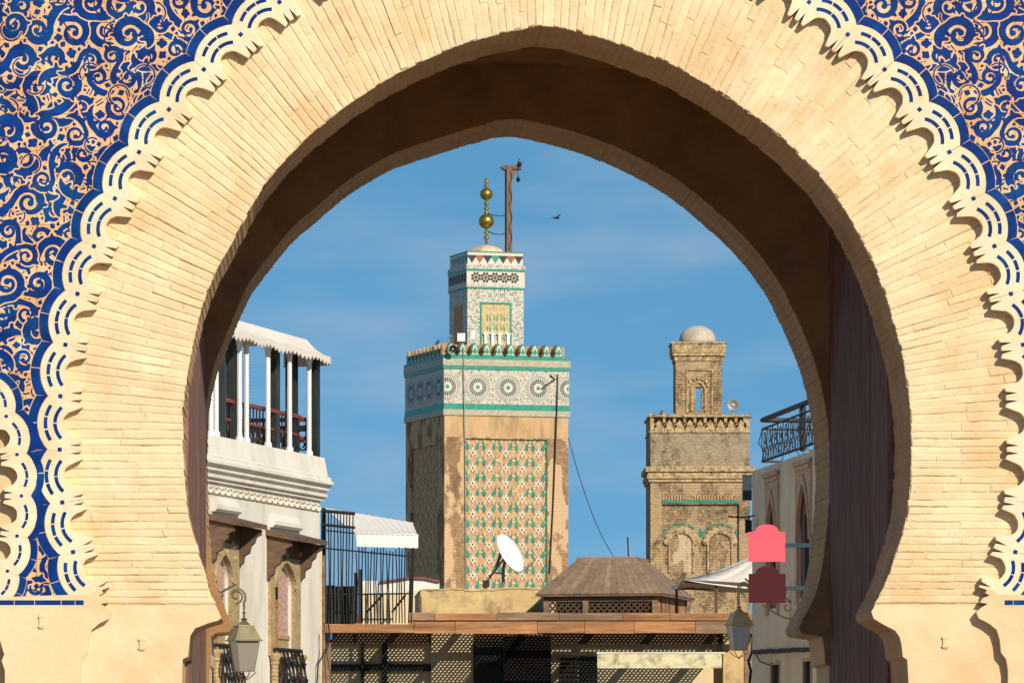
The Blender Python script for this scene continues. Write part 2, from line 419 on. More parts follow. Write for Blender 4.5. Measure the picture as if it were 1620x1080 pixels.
prof_L = [(350,977),(341,955),(333,940),(320,893),(308,853),(298,820),(293,780),(290,720),(288.5,660),(293,607),(302,560),(310,520),(320,483),
          (333,447),(350,413),(367,383),(381,357),(407,310),(437,268),(467,236),(500,206),(540,174),(577,147),(623,119),(673,95),(733,70),(787,54),(840,43),(858,41)]
prof_R = [(1378,967),(1386,951),(1397,933),(1410,897),(1423,857),(1433,823),(1438,787),(1442,730),(1441,660),(1435,607),(1427,560),(1413,507),
          (1397,457),(1380,413),(1352,358),(1333,327),(1307,290),(1267,247),(1230,213),(1190,182),(1133,143),(1080,112),(1057,100),(1007,80),(957,63),(907,48),(875,42),(858,41)]
def smooth(pts, n):
    """Catmull-Rom resample to equal arc lengths"""
    p = np.array(pts, float)
    q = np.vstack([2*p[0]-p[1], p, 2*p[-1]-p[-2]])
    out = []
    for i in range(1, len(q)-2):
        for t in np.linspace(0, 1, 12, endpoint=False):
            a, b, c, d = q[i-1], q[i], q[i+1], q[i+2]
            out.append(0.5*((2*b)+(-a+c)*t+(2*a-5*b+4*c-d)*t*t+(-a+3*b-3*c+d)*t**3))
    out.append(q[-2]); out = np.array(out)
    L = np.concatenate([[0], np.cumsum(np.linalg.norm(np.diff(out, axis=0), axis=1))])
    s = np.linspace(0, L[-1], n)
    return np.stack([np.interp(s, L, out[:,0]), np.interp(s, L, out[:,1])], 1), L[-1]
fineL, lenL = smooth(prof_L, 400)
fineR, lenR = smooth(prof_R, 400)
corbL = [(288,1571),(288,1080),(289,1042),(297,1038),(299,1022),(301,1005),(309,993),(330,985),(345,981)]
corbR = [(1437,1571),(1437,1080),(1435,1043),(1428,1038),(1426,1020),(1423,1007),(1416,997),(1397,987),(1382,978)]
# front arch wall: jagged soffit, one small step per brick course
def jag(fine, L, amp, gsign):
    n = int(L/12.2); U_ = np.linspace(0, 1, len(fine))
    out = []
    for i in range(n+1):
        k = int(i/n*(len(fine)-1)); k2 = min(k+3, len(fine)-1)
        t = fine[min(k+1,399)] - fine[max(k-1,0)]; t = t/np.linalg.norm(t)
        nn = np.array([t[1], -t[0]])
        o_ = random.uniform(-amp, amp)
        P0 = np.array([np.interp(i/n, U_, fine[:,0]), np.interp(i/n, U_, fine[:,1])])
        out.append(tuple(P0 + nn*o_)); gd = random.uniform(.4, 1.3)
        if i < n:
            for f_, dd in ((0.84, 0.0), (0.90, gsign*gd), (0.95, gsign*gd)):
                q = (i+f_)/n; out.append((np.interp(q, U_, fine[:,0]) + nn[0]*(o_+dd), np.interp(q, U_, fine[:,1]) + nn[1]*(o_+dd)))
    return out
jl = jag(fineL, lenL, 1.1, -1); jr = jag(fineR, lenR, 1.1, 1)
open_front = corbL + jl + jr[::-1][1:] + corbR[::-1]
T1 = 1.01
mb = MB()
ztop = -900
poly = [(-1300,1571)] + open_front + [(3000,1571),(3000,ztop),(-1300,ztop)]
mb.face([G(x, y, 0) for x, y in poly], 0)
for i in range(len(open_front)-1):
    a, b = open_front[i], open_front[i+1]
    mb.face([G(*a, 0), G(*b, 0), G(*b, T1), G(*a, T1)], 1)
mb.face([G(x, y, T1) for x, y in poly[::-1]], 1)
mb.build('arch_wall', [m_mortar, m_reveal], gate)

# vault chamber between the two arch rings, rear ring
D2, D3 = 3.83, 4.93
KR = (GY + D3) / F
def GR(px, py): return ((px - CX)*KR - GX0, EYE + (CY - py)*KR)      # rear plane, local x,z
rear = [(335,1500),(335,1060),(338,1055),(338,1012),(345,1006),(366,1004),(371,997),(360,970),(347,937),(338,905),(332,850),(329,780),(328,720),(330,660),(337,617),(347,583),(357,560),(370,527),
        (383,497),(400,463),(427,427),(460,387),(490,360),(540,318),(607,275),(690,245),(747,228),(787,218),(823,219),(873,230),(907,240),(957,258),(1007,282),(1040,300),
        (1080,328),(1117,360),(1147,387),(1180,423),(1207,460),(1230,503),(1250,547),(1267,593),(1277,630),(1284,667),(1288,710),(1290,763),(1287,827),(1283,863),(1277,907),(1267,947),(1253,975),(1242,997),(1246,1007),
        (1278,1012),(1281,1030),(1282,1053),(1292,1057),(1292,1500)]
rp, lenr = smooth(rear[7:-6], 400)
rj = jag(rp, lenr, 0.6, -1)
rl = [GR(*p) for p in rear[:7] + rj + rear[-6:]]
rl[0] = (rl[0][0], 0.0); rl[-1] = (rl[-1][0], 0.0)
mb = MB()
big = [(-7.0, 0.0)] + rl + [(7.0, 0.0), (7.0, 10.6), (-7.0, 10.6)]
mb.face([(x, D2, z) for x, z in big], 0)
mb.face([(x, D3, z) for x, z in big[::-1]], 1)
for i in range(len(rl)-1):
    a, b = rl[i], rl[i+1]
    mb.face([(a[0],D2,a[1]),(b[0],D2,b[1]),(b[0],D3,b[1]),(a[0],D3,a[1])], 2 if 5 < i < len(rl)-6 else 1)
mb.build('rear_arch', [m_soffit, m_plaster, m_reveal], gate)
mb = MB()
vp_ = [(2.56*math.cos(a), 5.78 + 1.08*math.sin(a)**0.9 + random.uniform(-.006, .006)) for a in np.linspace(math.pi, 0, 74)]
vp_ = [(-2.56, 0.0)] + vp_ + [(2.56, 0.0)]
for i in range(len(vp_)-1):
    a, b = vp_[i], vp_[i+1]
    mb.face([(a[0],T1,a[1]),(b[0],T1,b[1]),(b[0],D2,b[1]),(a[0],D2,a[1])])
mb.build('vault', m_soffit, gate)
mb = MB(); mb.box(-9.3, 9.2, 0.0, D3, 10.6, 10.9)
mb.box(-9.4, -9.3, 0.0, D3, 0, 10.9); mb.box(9.2, 9.3, 0, D3, 0, 10.9)
mb.build('gate_roof', m_plaster, gate)  # unseen top and ends, added to stop sun leaking into the chamber

# voussoir bricks ---------------------------------------------------
def courses(fine, L, side):
    """returns list of quads (4 px points) with a rank"""
    out = []
    yb = 690.0
    ys = fine[:,1]
    k0 = int(np.argmax(ys < 955)); kb = int(np.argmax(ys < yb))
    s_of = lambda k: k/(len(fine)-1)*L
    sA, sB = s_of(k0), s_of(kb)
    s = sA
    pt = lambda q: np.array([np.interp(q, np.linspace(0, L, len(fine)), fine[:,0]), np.interp(q, np.linspace(0, L, len(fine)), fine[:,1])])
    def u(q):
        f = 0.0 if q < sB else (q-sB)/(L-sB)*math.pi/2
        return np.array([(-1 if side == 'L' else 1)*math.cos(f), -math.sin(f)])
    while s < L - 5:
        th = random.uniform(10.5, 13.8)
        e = min(s + th, L)
        if L - e < 6: e = L
        g_ = 0.0
        a, b = s + g_, e - g_
        r = random.uniform(-1.6, 1.6); first = True
        while r < 205:
            ln = random.uniform(52, 120) if not first else random.uniform(25, 100)
            r2 = min(r + ln, 212)
            if 205 - r2 < 15: r2 = 212
            pa, pb, ua, ub = pt(a), pt(b), u(a), u(b)
            h = 0.0
            q = [pa+ua*(r+h), pa+ua*(r2-h), pb+ub*(r2-h), pb+ub*(r+h)]
            out.append([x + rng.uniform(-.55, .55, 2) for x in q])
            r = r2; first = False
        s = e
    return out
bq = courses(fineL, lenL, 'L') + courses(fineR, lenR, 'R')
def brick_faces(mb, q, origin):
    """q: inner-low, outer-low, outer-high, inner-high; long sides are q0-q1 and q2-q3; soft worn arrises, no square edges"""
    h = random.uniform(0.011, 0.0145)
    if random.random() < 0.06: h += random.uniform(0.002, 0.006)
    ox, oy, oz = origin
    q = [np.array(p) for p in q]
    s_ = sum(q[i][0]*q[(i+1)%4][1]-q[(i+1)%4][0]*q[i][1] for i in range(4))
    L = (q[1]-q[0]); L = L/np.linalg.norm(L); T = (q[3]-q[0]); T = T/np.linalg.norm(T)
    n = 4
    lo = [q[0]+(q[1]-q[0])*k/n + T*random.uniform(-.7, .5) for k in range(n+1)]
    hi = [q[3]+(q[2]-q[3])*k/n + T*random.uniform(-.5, .7) for k in range(n+1)]
    lo[0] = lo[0]-L*.3; lo[-1] = lo[-1]+L*.3; hi[0] = hi[0]-L*.3; hi[-1] = hi[-1]+L*.3
    ring_o = lo + hi[::-1]
    ends = {0: 1, n: -1, n+1: -1, 2*n+1: 1}
    ring_i = []
    for k, p in enumerate(ring_o):
        p = p + T*(random.uniform(2.0, 3.1) if k <= n else -random.uniform(2.0, 3.1))
        if k in ends: p = p + L*ends[k]*random.uniform(1.0, 2.0)
        ring_i.append(p)
    m = len(ring_o); b = len(mb.v)
    t0, t1 = random.uniform(-.0012, .0012), random.uniform(-.0012, .0012)
    for k, p in enumerate(ring_i):
        x, y, z = G(p[0], p[1], -(h + (t0 if k <= n else t1) + random.uniform(-.0008, .0008))); mb.v.append((x-ox, y-oy, z-oz))
    for p in ring_o:
        x, y, z = G(p[0], p[1], -0.0072); mb.v.append((x-ox, y-oy, z-oz))
    for p in ring_o:
        x, y, z = G(p[0], p[1], -0.001); mb.v.append((x-ox, y-oy, z-oz))
    top = tuple(range(b, b+m))
    if s_ > 0: top = top[::-1]
    mb.f.append(top); mb.m.append(0)
    for k in range(m):
        l = (k+1) % m
        for r0 in (0, m):
            f = (b+r0+k, b+r0+m+k, b+r0+m+l, b+r0+l)
            mb.f.append(f if s_ < 0 else f[::-1]); mb.m.append(0)
def vis_area(q):
    a = 0.5*abs(sum(q[i][0]*q[(i+1)%4][1]-q[(i+1)%4][0]*q[i][1] for i in range(4)))
    c = sum(q)/4
    if c[1] < 0 or c[0] < 0 or c[0] > 1620: return a*0.01
    r = math.hypot(c[0]-AX, c[1]-620)
    if c[1] < 690 and r > 715: a *= 0.3
    if abs(c[0]-AX) > 730: a *= 0.2
    return a
bq.sort(key=vis_area, reverse=True)
ring = part('brick_ring', gate)
rest = MB()
for i, q in enumerate(bq):
    c = sum(q)/4; org = G(c[0], c[1], 0)
    if i < 300:
        mb = MB(); brick_faces(mb, q, org); mb.build('brick', m_brick, ring, loc=org)
    else:
        brick_faces(rest, q, (0,0,0))
o = rest.build('smaller_bricks', m_brick, ring); o['kind'] = 'stuff'

# plaster piers below the brick ring
RB = -0.09            # relief of the raised border and tile spandrels
for side in (0, 1):
    cb_ = corbL if side == 0 else corbR
    xo = 100 if side == 0 else 1620
    pl = [(xo,1571)] + cb_ + [tuple(fineL[0]) if side == 0 else tuple(fineR[0])] + ([(342,957.5),(250,958),(xo,957)] if side == 0 else [(1384,957.5),(1470,958),(xo,957)])
    mb = MB(); mb.prism([G2(*p) for p in pl], -0.0150, 0.0)
    mb.build('plaster_pier', m_plaster, gate)

# scalloped border --------------------------------------------------
dots = [(143,940),(118,873),(101,795),(97,712),(98,628),(106,547),(125,467),(151,392),(184,317),(222,244),(269,177),(324,114),(382,59),(443,8),(509,-36),(580,-74),(655,-104),(735,-124),(818,-134)]
dotsL = [np.array(d, float) for d in dots]
mir = lambda p: np.array([2*AX - p[0], p[1]])
chain = dotsL + [mir(d) for d in dotsL[::-1]]                 # left foot, over the top, right foot
def lobes(chain, drop):
    C = []
    for i in range(len(chain)-1):
        a, b = chain[i], chain[i+1]
        t = (b-a)/np.linalg.norm(b-a); nn = np.array([t[1], -t[0]])   # outward (left of travel in y-down)
        C.append(((a+b)/2 - nn*drop, nn, t))
    return C
def arc_pts(c, r, a0, a1, n):
    return [c + r*np.array([math.cos(a0+(a1-a0)*i/n), math.sin(a0+(a1-a0)*i/n)]) for i in range(n+1)]
def isect(c, d, m, r):
    """distance k along m from d where |d+km-c|=r, outward"""
    w_ = d - c; b = w_.dot(m); cc = w_.dot(w_) - r*r
    return -b + math.sqrt(max(b*b - cc, 0))
def ang(v): return math.atan2(v[1], v[0])
def adiff(a, b):
    d = b - a
    while d > math.pi: d -= 2*math.pi
    while d < -math.pi: d += 2*math.pi
    return d
def make_border(parent, chain, k, arcs, name='scallop', lift=0.0):
    """k scale of the lobe (1 = main arch)"""
    C = lobes(chain, 25*k)
    R0, R1, R2 = 19*k, 62*k, 77*k
    n = len(C)
    for i, (c, nn, t) in enumerate(C):
        def boundary(j, d):           # outward direction at a dot
            if 0 <= j and j+1 < n:
                v = C[j+1][0] - C[j][0]
                m_ = np.array([v[1], -v[0]]); m_ /= np.linalg.norm(m_)
                return m_
            return nn
        d0, d1 = chain[i], chain[i+1]
        m0, m1 = boundary(i-1, d0), boundary(i, d1)
        out0, out1 = d0 + m0*isect(c, d0, m0, R1), d1 + m1*isect(c, d1, m1, R1)
        in0, in1 = d0 - m0*33*k, d1 - m1*33*k
        a0, a1 = ang(out0-c), ang(out1-c); a1 = a0 + adiff(a0, a1)
        ptsO = arc_pts(c, R1, a0, a1, 12)
        b0, b1 = ang(-t*0.97 + nn*0.25), ang(t*0.97 + nn*0.25); b1 = b0 + adiff(b0, b1)
        ptsI = arc_pts(c + nn*3.5*k, R0, b0, b1, 10)
        def tooth(inp, m_, sgn):      # from bisector inward point towards the scoop
            ti = t*sgn
            return [inp, inp + ti*3.6*k + m_*1*k, inp + ti*6.0*k + m_*19*k, inp + ti*9.6*k + m_*1*k, inp + ti*15*k - m_*1*k]
        left_t = tooth(in0, m0, 1.0)      # going from d0 side towards the lobe
        right_t = tooth(in1, m1, -1.0)
        outline = left_t + ptsI + right_t[::-1] + ptsO[::-1]
        loc2 = [G2(*(p + rng.uniform(-.5, .5, 2))) for p in outline]
        mb = MB()
        # front face + inner wall (bevelled lip), no wall on the two shared sides
        org = G2(*c)
        fr = [(x-org[0], RB, z-org[1]) for x, z in loc2]
        bk = [(x-org[0], 0.0, z-org[1]) for x, z in loc2]
        nI = len(left_t)+len(ptsI)+len(right_t)
        b = len(mb.v); mb.v += fr + bk; kk = len(fr)
        mb.f.append(tuple(range(b, b+kk))); mb.m.append(0)
        for q in range(nI-1):
            mb.f.append((b+q, b+kk+q, b+kk+q+1, b+q+1)); mb.m.append(0)
        for q in range(nI, kk-1):
            mb.f.append((b+q, b+kk+q, b+kk+q+1, b+q+1)); mb.m.append(0)
        mb.build(name, m_border, parent, loc=(org[0], 0, org[1]))
        # inlaid blue arcs
        for (r, hw, lim) in arcs:
            r *= k; hw *= k
            da = (a1-a0)
            # arc limited so that it stays this side of the bisectors
            s0, s1 = a0 + lim*da, a1 - lim*da
            segs = 3 if r > 40*k else 2
            for q in range(segs):
                e0 = s0 + (s1-s0)*q/segs + 0.018*math.copysign(1, da); e1 = s0 + (s1-s0)*(q+1)/segs - 0.018*math.copysign(1, da)
                if random.random() < 0.5:
                    e1 -= random.uniform(0, 0.02)*math.copysign(1, da)
                p1 = arc_pts(c, r+hw, e0, e1, 5); p2 = arc_pts(c, r-hw, e1, e0, 5)
                mb = MB(); cc_ = G2(*((p1[0]+p1[-1])/2))
                mb.prism([(x-cc_[0], z-cc_[1]) for x, z in (G2(*p) for p in p1+p2)], RB-0.002, RB+0.004, back=False)
                mb.build('arc_tile', m_cobalt, parent, loc=(cc_[0], 0, cc_[1]))
        # dot tile
        if i > 0:
            e = 4.6*k; q = d0 + m0*1.5*k
            tt = np.array([-m0[1], m0[0]])
            pl = [q+m0*e, q+tt*e, q-m0*e, q-tt*e]
            pl = [q+(m0+tt)*e*.7, q+(tt-m0)*e*.7, q-(m0+tt)*e*.7, q+(m0-tt)*e*.7]
            mb = MB(); cc_ = G2(*q)
            mb.prism([(x-cc_[0], z-cc_[1]) for x, z in (G2(*p) for p in pl)], RB-0.002, RB+0.004, back=False)
            mb.build('dot_tile', m_cobalt, parent, loc=(cc_[0], 0, cc_[1]))
        # blue outline band
        o0, o1 = d0 + m0*isect(c, d0, m0, R2), d1 + m1*isect(c, d1, m1, R2)
        for q in range(2):
            A0, A1 = ang(out0-c), ang(out1-c); A1 = A0+adiff(A0, A1)
            B0, B1 = ang(o0-c), ang(o1-c); B1 = B0+adiff(B0, B1)
            gp = 0.012*math.copysign(1, A1-A0)
            i0, i1 = (A0+(A1-A0)*q/2+gp, A0+(A1-A0)*(q+1)/2-gp)
            j0, j1 = (B0+(B1-B0)*q/2+gp, B0+(B1-B0)*(q+1)/2-gp)
            p1 = arc_pts(c, R2, j0, j1, 5); p2 = arc_pts(c, R1+0.8, i1, i0, 5)
            mb = MB(); cc_ = G2(*((p1[0]+p1[-1])/2))
            mb.prism([(x-cc_[0], z-cc_[1]) for x, z in (G2(*p) for p in p1+p2)], RB+0.001-lift, RB+0.02, back=False)
            mb.build('outline_tile', m_cobalt, parent, loc=(cc_[0], 0, cc_[1]))
    return C
bord = part('scalloped_border', gate)
CM = make_border(bord, chain, 1.0, [(49.5, 2.8, 0.10), (34.5, 2.8, -0.03)])
# neighbouring smaller arches at the frame's edges
small = [np.array(p, float) for p in [(-60,560),(-22,606),(10,660),(27,720),(34,785),(27,848),(12,903),(-12,945)]]
# travel so that outward (towards +x) lies on the left: bottom of travel is reversed
CS1 = make_border(bord, small, 0.78, [(42, 2.8, 0.10)], lift=0.0012)
small2 = [mir(p) for p in small[::-1]]
CS2 = make_border(bord, small2, 0.78, [(42, 2.8, 0.10)], lift=0.0012)

# carved tile spandrels ---------------------------------------------
ST = 1.5                     # sampling step in photo px
TILE = 39                    # cells per tile
def seg_field(X, Y, a, b, ra, rb):
    d = b - a; L2 = d.dot(d) + 1e-9
    t = np.clip(((X-a[0])*d[0] + (Y-a[1])*d[1])/L2, 0, 1)
    return np.hypot(X-(a[0]+t*d[0]), Y-(a[1]+t*d[1])) - (ra + (rb-ra)*t)
class Field:
    def __init__(s, x0, y0, nx, ny):
        s.x0, s.y0 = x0, y0
        s.X, s.Y = np.meshgrid(x0 + ST*np.arange(nx), y0 + ST*np.arange(ny))
        s.f = np.full(s.X.shape, 60.0)
    def win(s, pts, mgn):
        p = np.array(pts)
        i0 = max(0, int((p[:,0].min()-mgn-s.x0)/ST)); i1 = min(s.f.shape[1], int((p[:,0].max()+mgn-s.x0)/ST)+2)
        j0 = max(0, int((p[:,1].min()-mgn-s.y0)/ST)); j1 = min(s.f.shape[0], int((p[:,1].max()+mgn-s.y0)/ST)+2)
        return (slice(j0, j1), slice(i0, i1)) if i1 > i0 and j1 > j0 else None
    def add(s, shapes, gap):
        """shapes: list of (pts, radii), united, cutting a terracotta outline of width gap in what lies below"""
        allp = np.vstack([np.array(p).reshape(-1, 2) for p, r in shapes]); mr = max(max(r) for p, r in shapes)
        w_ = s.win(allp, mr + 22)
        if w_ is None: return
        X, Y = s.X[w_], s.Y[w_]
        d = np.full(X.shape, 99.0)
        for p, r in shapes:
            p = [np.array(q) for q in p]
            if len(p) == 1: d = np.minimum(d, np.hypot(X-p[0][0], Y-p[0][1]) - r[0])
            for i in range(len(p)-1):
                d = np.minimum(d, seg_field(X, Y, p[i], p[i+1], r[i], r[i+1]))
        s.f[w_] = np.minimum(d, np.maximum(s.f[w_], gap - d))
def scroll(c, R, a0, sg, w0, tail):
    pts, rr = [], []
    turns = random.uniform(1.25, 1.6); n = 22
    for i in range(n+1):
        t = i/n; a = a0 + sg*turns*2*math.pi*t; r = R*(1-t)**0.8 + 3.0
        pts.append(c + r*np.array([math.cos(a), math.sin(a)])); rr.append(w0*(1-0.62*t)*(0.75+0.25*math.sin(math.pi*min(1, t*2.2))))
    sh = [(pts, rr), ([pts[-1]], [min(5.2, R*0.24)])]
    # tail leaving the spiral with opposite curl
    p = pts[0]; d = -(pts[1]-pts[0]); d /= np.linalg.norm(d); th = ang(d); tp, tr = [p], [rr[0]]
    m = 14
    for i in range(m):
        th += sg*(0.03 + 0.012*i) * random.uniform(0.7, 1.3) * (1 if tail > 0 else -1)
        p = p + abs(tail)/m*np.array([math.cos(th), math.sin(th)]); tp.append(p); tr.append(w0*(0.75 + 0.35*math.sin(math.pi*i/m))*(1-(i/m)**3*0.85))
    sh.append((tp, tr))
    for q in (4, 9):
        nn = np.array([-(tp[q+1]-tp[q])[1], (tp[q+1]-tp[q])[0]]); nn /= np.linalg.norm(nn)
        sg2 = random.choice((-1, 1))
        sh.append(([tp[q]+nn*sg2*w0*0.9, tp[q]+nn*sg2*(w0*1.75)], [3.4, 2.4]))
    for q in (0.16, 0.33):
        i = int(q*n); v = pts[i]-c; v /= np.linalg.norm(v)
        sh.append(([pts[i]+v*w0*0.7, pts[i]+v*(w0*0.7+4.5)], [3.6, 1.6]))
    return sh
def arabesque(x0, y0, nx, ny, block):
    F_ = Field(x0, y0, nx, ny)
    xs, ys = x0 + ST*nx, y0 + ST*ny
    # fine vine lines
    for _ in range(int(nx*ny*ST*ST/2600)):
        p = np.array([random.uniform(x0, xs), random.uniform(y0, ys)]); th = random.uniform(0, 6.28); cv = random.choice((-1, 1))*random.uniform(0.05, 0.16)
        for off in (0, 5.0):
            q = p.copy(); a = th; pts = []
            for i in range(24):
                pts.append(q + off*np.array([-math.sin(a), math.cos(a)])); a += cv*math.sin(i*0.21); q = q + 5*np.array([math.cos(a), math.sin(a)])
            F_.add([(pts, [1.05]*len(pts))], 1.6)
    # scrolls on a loose hexagonal net
    cs = []
    dx = 46; row = 0; y = y0
    while y < ys + 30:
        x = x0 + (dx/2 if row % 2 else 0)
        while x < xs + 30:
            cs.append(np.array([x + random.uniform(-9, 9), y + random.uniform(-9, 9)])); x += dx
        y += 40; row += 1
    random.shuffle(cs)
    for c in cs:
        big_ = random.random() < 0.55
        R = random.uniform(16, 21.5) if big_ else random.uniform(10.5, 15)
        F_.add(scroll(c, R, random.uniform(0, 6.28), random.choice((-1, 1)), random.uniform(6.2, 8.0) if big_ else random.uniform(4.4, 5.8), random.choice((-1, 1))*random.uniform(36, 62)), 2.5)
        if random.random() < 0.5:           # thin rings riding over the scrolls
            r = random.uniform(10, 17); a = random.uniform(0, 6.28); cc_ = c + rng.uniform(-26, 26, 2)
            F_.add([(arc_pts(cc_, r, a, a+random.uniform(2.5, 5), 14), [1.1]*15)], 1.7)
    # leaves in what is left open
    for _ in range(int(nx*ny*ST*ST/420)):
        k = int(np.argmax(F_.f - block)); j, i = divmod(k, nx)
        if F_.f[j, i] < 4.6: break
        c = np.array([x0+ST*i, y0+ST*j]); r = F_.f[j, i] - 1.8
        a = random.uniform(0, 6.28); d = np.array([math.cos(a), math.sin(a)]); n_ = np.array([-d[1], d[0]])
        F_.add([([c-d*r*0.6, c+d*r*0.5], [r*0.35, r*0.5]), ([c+n_*r*0.45], [r*0.42]), ([c-n_*r*0.45], [r*0.42])], 0.0)
    # hair-thin stems crossing the bare ground and the eyes of the scrolls
    for c in cs:
        for _ in range(2):
            p = c + rng.uniform(-16, 16, 2); a = random.uniform(0, 6.28); r = random.uniform(14, 40); sp_ = random.uniform(14, 34)/r
            o_ = p - r*np.array([math.cos(a), math.sin(a)])
            F_.add([(arc_pts(o_, r, a-sp_/2, a+sp_/2, 8), [0.95]*9)], 0.0)
    return F_
def inside_poly(X, Y, poly):
    res = np.zeros(X.shape, bool); n = len(poly)
    for i in range(n):
        x1, y1 = poly[i]; x2, y2 = poly[(i+1) % n]
        if y1 == y2: continue
        c = ((y1 > Y) != (y2 > Y)) & (X < (x2-x1)*(Y-y1)/(y2-y1) + x1)
        res ^= c
    return res
main_poly = [(143, 2000)] + [tuple(c[0]) for c in CM] + [(2*AX-143, 2000)]
sm1 = [(-400, 500)] + [tuple(c[0]) for c in CS1] + [(-400, 945)]
sm2 = [tuple(mir(np.array(p))) for p in sm1]
MS = {1:[(0,)], }
def spandrel(x0, y0, ntx, nty, seed, mirror=None):
    random.seed(seed)
    nx, ny = ntx*TILE+1, nty*TILE+1
    Xg, Yg = np.meshgrid(x0+ST*np.arange(nx), y0+ST*np.arange(ny))
    D = np.full(Xg.shape, 999.0)
    for c, nn, t in CM: D = np.minimum(D, np.hypot(Xg-c[0], Yg-c[1]) - 77)
    for c, nn, t in CS1 + CS2: D = np.minimum(D, np.hypot(Xg-c[0], Yg-c[1]) - 77*0.78)
    bad = inside_poly(Xg, Yg, main_poly) | inside_poly(Xg, Yg, sm1) | inside_poly(Xg, Yg, sm2)
    D[bad] = -99
    D = np.minimum(D, 948 - Yg)
    F_ = arabesque(x0, y0, nx, ny, np.where(D < 4, 100, 0)).f if mirror is None else mirror[:, ::-1]
    f = np.maximum(F_, -(D - 1.2))             # glaze shape stays off the outline band
    base_ok = D > -22
    panel = part('tile_spandrel', gate)
    dyb, dyg = RB + 0.004, RB + 0.0015
    for ty in range(nty):
        for tx in range(ntx):
            sl_ = (slice(ty*TILE, ty*TILE+TILE+1), slice(tx*TILE, tx*TILE+TILE+1))
            ok = base_ok[sl_]
            if not ok.any(): continue
            fx = f[sl_]; gx = Xg[sl_]; gy = Yg[sl_]
            cx_, cy_ = gx.mean(), gy.mean()
            org = G(cx_, cy_, 0); s_ = 0.988
            mb = MB(); dz = random.uniform(-.0012, .0012)
            def V(px, py, dy): return ((px-cx_)*K*s_, dy+dz, -(py-cy_)*K*s_)
            # base: runs of accepted cells
            okc = ok[:-1,:-1] & ok[1:,1:] & ok[1:,:-1] & ok[:-1,1:]
            if okc.all():
                a, b = gx[0,0], gx[-1,-1]; c, d = gy[0,0], gy[-1,-1]
                n = len(mb.v)
                mb.v += [V(a,d,dyb), V(b,d,dyb), V(b,c,dyb), V(a,c,dyb), V(a,d,0), V(b,d,0), V(b,c,0), V(a,c,0)]
                for q in ((0,1,2,3),(0,4,5,1),(1,5,6,2),(2,6,7,3),(3,7,4,0)): mb.f.append(tuple(n+z for z in q)); mb.m.append(0)
            else:
                for j in range(TILE):
                    i = 0
                    while i < TILE:
                        if okc[j,i]:
                            e = i
                            while e < TILE and okc[j,e]: e += 1
                            mb.face([V(gx[j,i],gy[j+1,i],dyb), V(gx[j,e],gy[j+1,e],dyb), V(gx[j,e],gy[j,e],dyb), V(gx[j,i],gy[j,i],dyb)], 0); i = e
                        else: i += 1
            ins = fx < 0
            full = ins[:-1,:-1] & ins[1:,:-1] & ins[:-1,1:] & ins[1:,1:]
            anyc = ins[:-1,:-1] | ins[1:,:-1] | ins[:-1,1:] | ins[1:,1:]
            for j in range(TILE):
                i = 0
                while i < TILE:
                    if full[j,i]:
                        e = i
                        while e < TILE and full[j,e]: e += 1
                        mb.face([V(gx[j,i],gy[j+1,i],dyg), V(gx[j,e],gy[j+1,e],dyg), V(gx[j,e],gy[j,e],dyg), V(gx[j,i],gy[j,i],dyg)], 1); i = e
                    else:
                        if anyc[j,i]:
                            cs_ = [(j+1,i),(j+1,i+1),(j,i+1),(j,i)]
                            pl = []
                            for q in range(4):
                                A = cs_[q]; B = cs_[(q+1)%4]; fa, fb = fx[A], fx[B]
                                if fa < 0: pl.append((gx[A], gy[A]))
                                if (fa < 0) != (fb < 0):
                                    t = fa/(fa-fb); pl.append((gx[A]+(gx[B]-gx[A])*t, gy[A]+(gy[B]-gy[A])*t))
                            if len(pl) > 2: mb.face([V(p[0], p[1], dyg) for p in pl], 1)
                        i += 1
            if mb.f: mb.build('tile', [m_terra, m_cobalt], panel, loc=org)
    return F_
TS = ST*TILE
FL = spandrel(-117, -110, 11, 19, 21)
FR = spandrel(2*AX+117-11*TS, -110, 11, 19, 22, FL)
# plain raised wall behind the parts of the spandrels nobody sees
mb = MB()
for s_ in (0, 1):
    xa, xb = ((-1300, -117.5) if s_ == 0 else (2*AX+117.5, 3000))
    x0, z0 = G2(xa, 559); x1, z1 = G2(xb, ztop); mb.box(x0, x1, RB+0.003, 0.0, z0, z1)
xa, za = G2(-117.5, -112); xb, zb = G2(2*AX+117.5, ztop); mb.box(xa, xb, RB+0.003, 0.0, za+0.55, zb)
mb.build('upper_wall', m_plaster, gate)

# pilasters under the spandrels with their blue string course
rp_ = [(-12,945),(143,940),(160,930),(164,938),(157,942),(168,946),(172,953),(160,955),(170,961),(178,968),(174,978),(158,986),(146,996),(141,1012),(139,1032),(131,1042),(128,1060),(128,1571),
       (9,1571),(9,1060),(4,1045),(8,1035),(2,1015),(-6,1000),(-30,985),(-34,972),(-22,960)]
for s_ in (0, 1):
    pl = [G2(*(p if s_ == 0 else (2*AX-p[0], p[1]))) for p in rp_]
    mb = MB(); mb.prism(pl, RB-0.003, -0.0005, back=False)
    pil = mb.build('pilaster', m_plaster, gate)
    e = [-20, 24, 56, 98, 120, 134]
    for i in range(5):
        a, b = e[i]+0.6, e[i+1]-0.6
        if s_: a, b = 2*AX-b, 2*AX-a
        x0, z0 = G2(a, 956.8); x1, z1 = G2(b, 949.5)
        cx_, cz_ = (x0+x1)/2, (z0+z1)/2
        mb = MB(); mb.box(x0-cx_, x1-cx_, RB-0.006, RB, z0-cz_, z1-cz_); mb.build('string_tile', m_cobalt, pil, loc=(cx_, 0, cz_))
